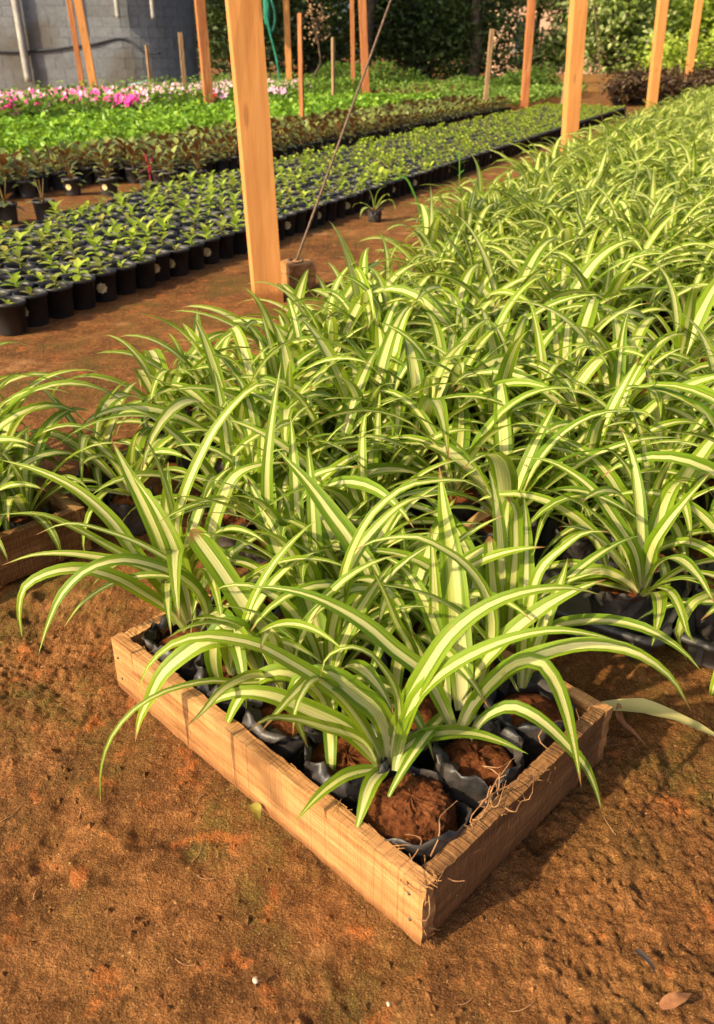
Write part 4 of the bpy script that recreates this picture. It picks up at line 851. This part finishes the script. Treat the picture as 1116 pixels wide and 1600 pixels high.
# ---- the crate in front: axes R (short, to the right) and L (long, to the left), near corner A
A0 = np.array([.0729, .5974]); CR = np.array([sin(radians(44.3)), cos(radians(44.3))]); CL = np.array([-CR[1], CR[0]])
def crate(A, label, mat, seed, Ln=.64, Rn=.41, Hh=.101, nails=True, loose=None):
    ctr = A + CL * Ln / 2 + CR * Rn / 2; t = thing('wooden_crate', label, 'crate', (ctr[0], ctr[1], 0)); th = .021
    aL, aR = math.atan2(CL[1], CL[0]), math.atan2(CR[1], CR[0])
    def board(p, ang, ln, hh, sd, lab=None, mat=mat):
        V, Q = gridbox(ln, th, hh, 60, 3, 9, .0003, sd, .0007); rg = RS(sd)
        V[:, 2] += .0016 * np.sin(V[:, 0] * 9 + sd) * (V[:, 2] > hh * .5); e = (V[:, 0] < .004) | (V[:, 0] > ln - .004); V[e, 0] += rg.randn(e.sum()) * .0013
        b = Buf(); b.add(V, Q); o = link('board', b.mesh('board', mat, False), t, (p[0] - ctr[0], p[1] - ctr[1], .001), ang)
        if lab: o['label'] = lab
        return o
    # a board's thickness runs to the left of its own direction
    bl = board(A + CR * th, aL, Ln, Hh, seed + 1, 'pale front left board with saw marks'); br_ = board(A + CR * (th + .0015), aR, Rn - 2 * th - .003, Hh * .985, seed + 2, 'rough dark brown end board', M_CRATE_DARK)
    board(A + CR * Rn, aL, Ln, Hh * .97, seed + 3); board(A + CR * (th + .0015) + CL * (Ln - th), aR, Rn - 2 * th - .003, Hh * .98, seed + 4)
    for k in range(4):
        V, Q = gridbox(Rn - 2 * th - .01, .11, .008, 8, 2, 1, .0006, seed + 10 + k); b = Buf(); b.add(V, Q); q = A + CR * (th + .005) + CL * (.05 + .15 * k); link('slat', b.mesh('slat', mat, False), t, (q[0] - ctr[0], q[1] - ctr[1], .004), aR)
    if nails:
        for s_, z in ((.020, .076), (.017, .034), (Ln - .014, .07), (Ln - .017, .03)):
            b = Buf(); a = np.linspace(0, 2 * pi, 9)[:-1]; V = np.array([(.0019 * cos(x), -.0004 + .0003 * (i % 2), .0024 * sin(x)) for i, x in enumerate(a)] + [(0, -.0007, 0)] + [(.0021 * cos(x), .004, .0026 * sin(x)) for x in a])
            b.add(V, [[i, (i + 1) % 8, 9 + (i + 1) % 8, 9 + i] for i in range(8)], [[8, (i + 1) % 8, i] for i in range(8)]); M = RS(int(s_ * 999)).randn() * .4
            q = A + CL * s_; link('nail', b.mesh('nail', M_NAIL), t, (q[0] - ctr[0] - CR[0] * .0012, q[1] - ctr[1] - CR[1] * .0012, z), aL + pi)
        # frayed fibres at the sawn ends
        b = Buf(); rg = RS(5)
        for k in range(70):
            top = rg.rand() < .35
            if k < 34: q = A + CL * (-.001) + CR * (th * rg.rand()); z = (Hh if top else .003) + .002 * rg.randn() if rg.rand() < .8 else Hh * rg.rand(); d = np.append(-CL * .012 * rg.rand() + CR * .006 * rg.randn(), rg.randn() * .006)
            elif k < 52: q = A + CL * .6 * rg.rand() + CR * th; z = Hh; d = np.append(CR * .008 * rg.randn() + CL * .014 * rg.randn(), .006 * rg.rand())
            else: q = A + CR * (.03 + .36 * rg.rand()); z = Hh * rg.rand() ** .4; d = np.append(-CL * .007 * rg.rand() + CR * .008 * rg.randn(), rg.randn() * .005)
            p0 = np.array([q[0] - ctr[0], q[1] - ctr[1], max(.004, z)]); p0[:2] += d[:2] * -.2; b.add(*tube_geo([p0, p0 + d * .6 + rg.randn(3) * .001, p0 + d], [.0007, .0005, .0002], 4)[:2])
        kind(link('wood_fibre', b.mesh('wood_fibre', mat), t), 'stuff')
    return t
crate(A0, 'rough wooden crate in front, holding the nearest spider plants', M_CRATE, 700)
A1 = np.array([-.836, 1.182]); crate(A1, 'wooden crate at the left picture edge, only its shaded end board showing', M_CRATE_OLD, 740, nails=False)

# ---- black trays on the right
def tray(x, y, rz, label, w_=.30, l_=.46, h=.058):
    t = thing('seed_tray', label, 'tray', (x, y, .001), rz); b = Buf()
    def ring(sx, sy, z, rad=.03, n=5):
        V = []
        for cx, cy, a0 in ((1, 1, 0), (-1, 1, pi / 2), (-1, -1, pi), (1, -1, 3 * pi / 2)):
            for k in range(n): a = a0 + k * pi / 2 / (n - 1); V.append((cx * (sx - rad) + rad * cos(a), cy * (sy - rad) + rad * sin(a), z))
        return np.array(V)
    sx, sy = l_ / 2, w_ / 2; R = [ring(sx * .91, sy * .88, 0), ring(sx * .96, sy * .945, h * .82), ring(sx * 1.03, sy * 1.04, h * .84), ring(sx * 1.035, sy * 1.05, h), ring(sx * .975, sy * .965, h), ring(sx * .955, sy * .94, h * .9), ring(sx * .90, sy * .87, .006)]
    n = len(R[0]); k = len(R); i, j = np.meshgrid(np.arange(k - 1), np.arange(n), indexing='ij'); j2 = (j + 1) % n
    b.add(np.concatenate(R), np.stack([i*n+j, i*n+j2, (i+1)*n+j2, (i+1)*n+j], -1).reshape(-1, 4))
    c0 = (k - 1) * n; V = np.concatenate(R); b.add(np.vstack([R[-1], [[0, 0, .006]]]), T=[[q, (q + 1) % n, n] for q in range(n)]); link('body', b.mesh('body', M_TRAY), t)
    for q in range(7):
        V, Q = gridbox(.010, .006, h * .80, 1, 1, 2); V[:, 1] -= sy * .93 + .004 + .0 ; V[:, 1] += -(V[:, 2] / h) * sy * .06 + .008; V[:, 0] += -sx * .8 + q * sx * 1.6 / 6 - .005; b = Buf(); b.add(V, Q); link('rib', b.mesh('rib', M_TRAY, False), t)
    return t
tray(.385, 1.335, radians(-34), 'black plastic tray right of the crate, carrying bagged spider plants')
tray(.80, 1.11, radians(-34), 'second black plastic tray, mostly beyond the right picture edge')

# ---- plants in the crate: traced leaves (world coordinates) and others grown on the same roots
keys = {}
for k, hw, P in HERO: keys.setdefault(k, []).append((hw, P))
toc = lambda P: (CAM - Vector(P)).normalized()
def hero_leaf(t, P, hw, seed, pale=False):
    P = np.array(P); q = catmull(P, 22); r0 = np.array(t.location); mid = q[len(q) // 2]; c = np.array(toc(mid)); T = np.gradient(q, axis=0); T /= np.linalg.norm(T, axis=1)[:, None]
    out = q[-1] - q[0]; hz = np.array([out[0], out[1], 0]); N0 = np.array([0, 0, .75]) + c * .55
    V, Q, uv, r = leaf_strip(q - r0, hw, N0, RS(seed).rand(), 7, .30, RS(seed + 5).randn() * .12, seed in BLUNT, seed); b = Buf(); b.add(V, Q, uv=uv, r=r); return link('leaf', b.mesh('leaf', M_SPIDER), t)
BLUNT = {936, 944, 945}
seedn = [900]
spots = {}
for j in range(3):
    for i in range(5): q = A0 + CR * (.0225 + .0625 + .122 * j) + CL * (.0225 + .062 + .119 * i); spots['p%d%d' % (j, i)] = q
spots['t0'] = np.array([.487, 1.176]); spots['t1'] = np.array([.66, 1.165])
LAB = {'p00': 'spider plant at the near crate corner, red soil bared by its torn bag', 'p10': 'spider plant whose long leaves arch right over the crate end board', 'p11': 'spider plant with the tallest upright pointed leaf, amid the front crate',
       'p12': 'spider plant with the broadest blunt leaf leaning left in the crate', 'p02': 'spider plant with leaves folding down over the sunlit crate board', 'p13': 'spider plant in the crate with a long straight leaf pointing up left', 'p04': 'spider plant at the far left corner of the crate, leaves sweeping left',
       'p14': 'spider plant at the back left of the crate with one tall arching leaf', 'p20': 'spider plant at the right corner of the crate against the end board', 'p21': 'spider plant with two blunt dark upright leaves at the crate back right',
       'p01': 'spider plant in a crumpled bag, second from the front corner along the sunlit board', 'p03': 'spider plant in a crumpled bag, fourth from the front corner along the sunlit board', 'p22': 'spider plant in the middle of the crate back board', 'p23': 'spider plant along the crate back board, fourth from the right corner', 'p24': 'spider plant at the hidden back corner of the crate',
       't0': 'spider plant in a bulging bag on the front corner of the black tray', 't1': 'spider plant at the right picture edge above the gap between the trays'}
for k, q in spots.items():
    z = .016 if k[0] == 'p' else .014
    t = thing(SP_N, LAB[k], 'spider plant', (float(q[0]), float(q[1]), z), 0, 'spider plants in the front crate' if k[0] == 'p' else 'spider plants on the black trays')
    bpy.context.view_layer.update()
    for hw, P in keys.get(k, []): seedn[0] += 1; hero_leaf(t, P, hw, seedn[0])
    if k != 'p00': add_bag(t, seedn[0] % 4, q[0] * 40, 1.1 if k[0] == 'p' else 1.0)
    rg = RS(int(q[0] * 1000) + 5000); v_ = rg.randint(NV); nh = len(keys.get(k, []))
    pick = [] if k in ('p00', 'p10', 'p01') else [x for x in range(len(ME_SLEAF[v_])) if rg.rand() < (.85 if nh == 0 else .7 if nh < 4 else .45)]
    base = np.mean([P[0] for hw, P in keys[k]], axis=0) - np.array([q[0], q[1], .1]) if nh else np.zeros(3)
    if k in ('p01', 'p02', 'p03', 'p04', 'p10', 'p20'):
        for ch in t.children:
            if ch.name.startswith('soil'): ch.scale = (1, 1, .86)
    if k[0] == 't':
        for ch in t.children:
            if ch.name.startswith(('bag', 'soil')): ch.location = (-.022, .030, 0)
    if k in ('p12', 'p13', 'p22', 'p23', 'p24', 'p14', 'p03', 'p04'):
        v2 = (v_ + 5) % NV
        for x in range(1, len(ME_SLEAF[v2]), 2): link('leaf', ME_SLEAF[v2][x], t, (base[0] + .01 * rg.randn(), base[1] + .01 * rg.randn(), 0), rg.rand() * 6.28, .9) if x < (5 if k in ('p03', 'p04') else 99) else None
    for x in pick:
        if k[0] == 'p' and k[1:] in ('10', '02', '01', '20', '03', '04') and x > 4: continue
        link('leaf', ME_SLEAF[v_][x], t, (base[0], base[1], 0), rg.rand() * 6.28, .95)
# the front plant's torn bag: bare soil lump with the plastic slumped round it
t = [o for o in bpy.data.objects if o.get('label') == LAB['p00']][0]; c0 = spots['p00']
n_, m_ = 110, 56; th_, ph_ = np.meshgrid(np.arange(n_) * 2 * pi / n_, np.linspace(0, 1, m_)); R_ = .060 * np.cos(np.clip(ph_, 0, 1) * pi / 2) ** .5; Z_ = .018 + .076 * np.sin(ph_ * pi / 2) ** 1.2
ux, uy = np.cos(th_) * (1.2 - ph_), np.sin(th_) * (1.2 - ph_); lump = fbm(ux * 2 + 3, uy * 2 + ph_, 1.5, 3, 3); cl2 = fbm(ux * 5 + ph_ * 3, uy * 5, 1.8, 4, 8); cl3 = fbm(ux * 14 + ph_ * 9, uy * 14, 2., 4, 18)
R_ = R_ * (1 + .20 * lump + .20 * cl2 + .14 * cl3); Z_ = Z_ + .012 * cl2 * (1 - ph_ * .5) + .010 * lump + .010 * cl3
V = np.stack([R_ * np.cos(th_) - .006, R_ * np.sin(th_) + .004, Z_], -1).reshape(-1, 3); i, j = np.meshgrid(np.arange(m_ - 1), np.arange(n_), indexing='ij'); j2 = (j + 1) % n_
b = Buf(); b.add(V, np.stack([i*n_+j, i*n_+j2, (i+1)*n_+j2, (i+1)*n_+j], -1).reshape(-1, 4)); link('soil', b.mesh('soil', M_SOIL), t)['label'] = 'bare crumbly red soil lump'
def flap(a0, a1, r0, z0, z1, sd, lean=.0):
    n = 34; hs = np.linspace(0, 1, 9); a = np.radians(np.linspace(a0, a1, n)); env = np.sin(np.linspace(.12, pi - .12, n)) ** .5; V = []
    for h_ in hs:
        cr = .0055 * fbm(a * 5 + sd, np.full(n, h_ * 4.), 1., 4, sd) * 2; R = r0 + lean * h_ + cr; z = z0 + (z1 - z0) * h_ * env + .004 * np.sin(a * 7 + sd) * h_; V.append(np.stack([R * np.cos(a), R * np.sin(a), z], 1))
    V = np.array(V); inner = V[::-1] * np.array([.975, .975, 1]); V = np.concatenate([V, inner]).reshape(-1, 3); k = 18
    i, j = np.meshgrid(np.arange(k - 1), np.arange(n - 1), indexing='ij'); b = Buf(); b.add(V, np.stack([i*n+j, i*n+j+1, (i+1)*n+j+1, (i+1)*n+j], -1).reshape(-1, 4)); return b.mesh('bag', M_BAG)
o = link('bag', flap(-185, 40, .060, .004, .096, 3, .006), t); o['label'] = 'torn black plastic slumped round the soil'
o = link('bag', flap(30, 190, .060, .004, .085, 7, .006), t)
# roots by the corner
b = Buf(); rg = RS(6)
for k in range(26):
    c = np.array([-.002, -.085, .07]) + rg.randn(3) * np.array([.014, .008, .008]) if k < 14 else np.array([.085, -.005, .085]) + np.append(CR * .05 * rg.randn(), .01 * rg.randn())
    q = [c]
    for s_ in range(4): q.append(q[-1] + rg.randn(3) * np.array([.012, .012, .007]) + (np.append(CR * .012, .002) if k >= 14 else 0))
    b.add(*tube_geo(catmull(q, 10), np.linspace(.0011, .0004, 10), 4)[:2])
kind(link('root', b.mesh('root', M_ROOT), t), 'stuff')

# ---- the bed behind: nearest plants one by one, the far rest as one mass
def in_bed(x, y):
    q = np.array([x, y]) - P1; u, v = q @ RU, q @ RV; e = np.array([x, y]) - A1; r1, l1 = e @ CR, e @ CL
    if math.hypot(x + .24, y - 3.38) < .27: return False             # the foot of the near post and its anchor block
    if r1 < .52 and l1 < .69: return False
    if u > 22 or v > (-.47 if u < -1.15 else -.60 if u < .1 else -.60 + .22 * (u - .1) if u < 1.1 else -.38): return False
    s = (np.array([x, y]) - np.array([.335, 1.19])) @ np.array([.47, .88])
    if x > .05 and s < .09: return False                           # nothing before the trays' front edge
    d = np.array([x, y]) - A0; r, l = d @ CR, d @ CL
    if -.03 < r < .44 and -.03 < l < .68: return False             # the front crate
    if l > .66 and r < .30: return False                             # bare ground between the two crates
    if r < .44 and l < .3: return False
    if l < -.06 and (x * .83 - .56 * (y - 1.07) > .0 or False): 
        s = (np.array([x, y]) - np.array([.36, 1.2])) @ np.array([.56, .83]); return s > .02
    return True
rg = RS(2024); cells = []
for i in range(-40, 260):
    for j in range(-60, 60):
        x0, y0 = i * .142 + (.071 if j % 2 else 0), j * .130
        a = radians(68); x, y = x0 * cos(a) - y0 * sin(a) + rg.randn() * .012, x0 * sin(a) + y0 * cos(a) + rg.randn() * .012
        if y < .7 or y > 24 or not in_bed(x, y): continue
        if min(math.hypot(x - s[0], y - s[1]) for s in spots.values()) < .085: continue
        gap = vnoise(np.array([x * 2.3]), np.array([y * 2.3]), 8)[0]
        if rg.rand() < (.40 if x > .15 and y < 2.2 else .28 if x > .1 and y < 3.2 else .10 if y < 5 else .04) * (1.5 if gap > .55 else .5): continue
        px, py, d = proj(x, y, .15)
        if -170 < px < 1116 + 170 and py > -20 and py < 1500: cells.append((math.hypot(x, y), x, y, rg.rand(5)))
for j in range(3):
    for i in range(5):
        q = A1 + CR * (.085 + .12 * j) + CL * (.085 + .119 * i); cells.append((math.hypot(*q) if inframe(q[0], q[1], .2, 150, 50) else 999, float(q[0]), float(q[1]), rg.rand(5)))
cells = [c for c in cells if c[0] < 900]; cells.sort(key=lambda c: c[0])
print('spider cells', len(cells))
for k, (d_, x, y, q) in enumerate(cells[:285]):
    left = (np.array([x, y]) - A1) @ CR < .41 and 0 < (np.array([x, y]) - A1) @ CL < .64 and x < -.5
    onT = False
    u_, v_ = (np.array([x, y]) - P1) @ RU, (np.array([x, y]) - P1) @ RV
    zone = ('in the wooden crate at the left picture edge' if left else 'at the foot of the near orange post' if math.hypot(x + .37, y - 3.46) < .55 else 'along the bed edge that borders the dirt path' if v_ > -.47 else
            'close behind the back board of the front crate' if y < 1.75 and x < .3 else 'among the bare soil bags behind the black trays' if x > .25 and y < 2.1 else 'in the middle of the bed near the sparse dark gaps' if x > .25 and y < 2.9 else 'far along the right picture edge of the bed' if proj(x, y, .15)[0] > 900 else
            'between the front crate and the near orange post' if y < 2.6 else 'beyond the middle of the bed, level with the near post' if y < 3.5 else 'past the near post on the way to the second post')
    make_spider(x, y, .014 if left else .0, int(q[0] * NV), q[1] * 6.28, .78 + .55 * q[2], 'striped spider plant ' + zone, 'spider plants ' + zone, k < 120)
far = Buf()
for d_, x, y, q in cells[285:]:
    a, s_ = q[1] * 6.28, .82 + .55 * q[2]; far.put(SP_FAR[int(q[0] * NV)], np.array([[cos(a), -sin(a), 0], [sin(a), cos(a), 0], [0, 0, 1]]) * s_, (x, y, .0), q[3])
kind(link('far_spider_plants', far.mesh('far_spider_plants', M_SPIDER)), 'stuff')
far = Buf(); b = Buf(); b.add(*lathe([(.05, 0), (.055, .085), (.045, .088), (.0, .095)], 9)); pd = b.data()
for d_, x, y, q in cells[285:900]: far.put(pd, None, (x, y, 0))
kind(link('far_plant_bags', far.mesh('far_plant_bags', M_BAG)), 'stuff')

# ---- small things
t = make_spider(.107, 5.35, 0, 3, .5, .8, 'lone few leaved spider plant in a soil clod on the path beside the pots', None, True, True, skip=tuple(range(3, 12)))
def flat_leaf(name, label, cat, P, hw, mat, seed):
    P = np.array(P, float); o0 = P[0].copy(); V, Q, uv, r = leaf_strip(catmull(P - o0, 14), hw, (0, 0, 1), .3, 5, .3, .5, False, seed); b = Buf(); b.add(V, Q, uv=uv, r=r); return thing(name, label, cat, tuple(o0), 0, None, b.mesh(name, mat))
flat_leaf('fallen_leaf', 'fallen striped leaf lying on the ground right of the crate', 'leaf', [(.375, .985, .012), (.44, .97, .022), (.50, .945, .016), (.56, .90, .010)], .019, M_PALE, 3)
flat_leaf('dry_leaf', 'curled brown dry leaf strip beside the crate end board', 'leaf', [(.405, .985, .02), (.40, .955, .014), (.415, .93, .010), (.425, .90, .012)], .006, M_DRY, 4)
flat_leaf('yellow_leaf', 'small yellow green leaf at the foot of the sunlit crate board', 'leaf', [(-.142, .795, .012), (-.136, .783, .016), (-.130, .770, .008)], .009, M_YELLOW, 5)
flat_leaf('wood_chip', 'orange brown wood chip in the lower right corner', 'wood chip', [(.325, .525, .006), (.345, .532, .009), (.365, .542, .003)], .008, M_DRY, 6)
flat_leaf('dark_leaf_scrap', 'dark leaf scrap pressed into the ground at lower right', 'leaf', [(.318, .592, .004), (.327, .577, .007), (.333, .564, .003)], .004, M_BAG, 7)
def lump_mesh(r, seed, mat, name):
    V, Q = lathe([(r * sin(a), -r * .8 * cos(a)) for a in np.linspace(.05, pi - .05, 7)], 9); V = V * (1 + .35 * RS(seed).randn(len(V), 1) * .35); b = Buf(); b.add(V, Q); return b.mesh(name, mat)
for (x, y, r, lab) in ((-.112, .556, .0036, 'small pale pebble on the bare ground below the crate'), (.034, .53, .0026, 'tiny pale pebble at the bottom edge of the picture'), (.25, .505, .005, 'brown pebble at the bottom right')):
    thing('pebble', lab, 'stone', (x, y, .004), 0, None, lump_mesh(r, int(x * 900) + 400, M_PEBBLE if r < .005 else M_SOIL, 'pebble'))
# crumbs of soil and bits of root scattered on the ground
b = Buf(); rg = RS(12); n = 9000
ph = [np.array([[0, 0, 1.], [.94, 0, -.33], [-.47, .82, -.33], [-.47, -.82, -.33]]), np.array([[1, 0, 0], [0, 1, 0], [-1, 0, 0], [0, -1, 0], [0, 0, .9], [0, 0, -.9]])]
for k in range(n):
    x, y = -.75 + 1.5 * rg.rand(), .32 + 1.0 * rg.rand() ** 1.4
    d = np.array([x, y]) - A0; r_, l_ = d @ CR, d @ CL
    if -.01 < r_ < .42 and -.01 < l_ < .65: continue
    if vnoise(np.array([x * 7]), np.array([y * 7]), 4)[0] < .42 and rg.rand() < .8: continue
    s_ = .0010 + .0055 * rg.rand() ** 8; V = ph[1] * s_ * (.7 + .6 * rg.rand(6, 1)); a = rg.rand() * 6.28; V[:, :2] = V[:, :2] @ np.array([[cos(a), -sin(a)], [sin(a), cos(a)]])
    b.add(V + np.array([x, y, ground_at(x, y) + s_ * .3]), T=[[0, 1, 4], [1, 2, 4], [2, 3, 4], [3, 0, 4], [1, 0, 5], [2, 1, 5], [3, 2, 5], [0, 3, 5]], r=rg.rand())
kind(link('soil_crumbs', b.mesh('soil_crumbs', M_GROUND, False)), 'stuff')
b = Buf()
for k in range(34):
    x, y = -.6 + 1.2 * rg.rand(), .36 + .8 * rg.rand(); d = np.array([x, y]) - A0; r_, l_ = d @ CR, d @ CL
    if -.02 < r_ < .43 and -.02 < l_ < .66: continue
    a = rg.rand() * 6.28; L = .012 + .035 * rg.rand(); q = [(x + L * s_ * cos(a + .5 * s_), y + L * s_ * sin(a + .5 * s_), ground_at(x + L * s_ * cos(a), y + L * s_ * sin(a)) + .0025 + .002 * rg.rand()) for s_ in (0, .33, .66, 1)]
    b.add(*tube_geo(catmull(q, 7), .0006, 4)[:2])
kind(link('root_bits', b.mesh('root_bits', M_ROOT)), 'stuff')
# weeds
t = thing('round_leaved_weed', 'small weed with round bright leaves between the bags on the right', 'weed', (.43, 1.46, .09))
b = Buf(); st = [[(0, 0, 0), (-.01, .0, .04), (-.045, .0, .075)], [(0, 0, 0), (.01, 0, .05), (.02, 0, .085)], [(0, 0, 0), (.02, -.01, .03), (.05, -.01, .045)], [(0, 0, 0), (-.02, -.01, .02), (-.03, -.02, .05)], [(0, 0, 0), (.015, 0, .07), (.03, 0, .13)]]
for q in st: b.add(*tube_geo(catmull(q, 6), .0012, 5)[:2])
link('stem', b.mesh('stem', M_WEED), t); rg = RS(2)
for q in st:
    for e in range(4):
        p = np.array(q[-1]) * (1 - .22 * e) ; a = rg.rand() * 6.28; f = Buf(); ovate(f, p, (cos(a), sin(a), .2), (0, 0, 1), .016 + .008 * rg.rand(), .015, rg.rand(), 4, .1, .2); link('leaf', f.mesh('leaf', M_WEED), t)
pipe('sprout', 'single pale curling sprout above the spider bed edge near the path', 'weed', [(.345, 4.55, .05), (.30, 4.58, .26), (.235, 4.60, .345), (.20, 4.60, .33)], .006, M_WEED, None, 6, 14)
t = thing('thin_weed', 'thin grassy weed standing at the bed edge before the stickered pots', 'weed', (.58, 5.1, 0))
b = Buf(); b.add(*tube_geo(catmull([(0, 0, 0), (.01, 0, .2), (.0, 0, .42)], 8), .003, 5)[:2]); link('stem', b.mesh('stem', M_WEED), t)
for k in range(7): a = k * 2.4; f = Buf(); ovate(f, (0, 0, .2 + .03 * k), (cos(a), sin(a), .8), (0, 0, 1), .07, .012, k / 7, 4, .2, .3); link('leaf', f.mesh('leaf', M_WEED), t)
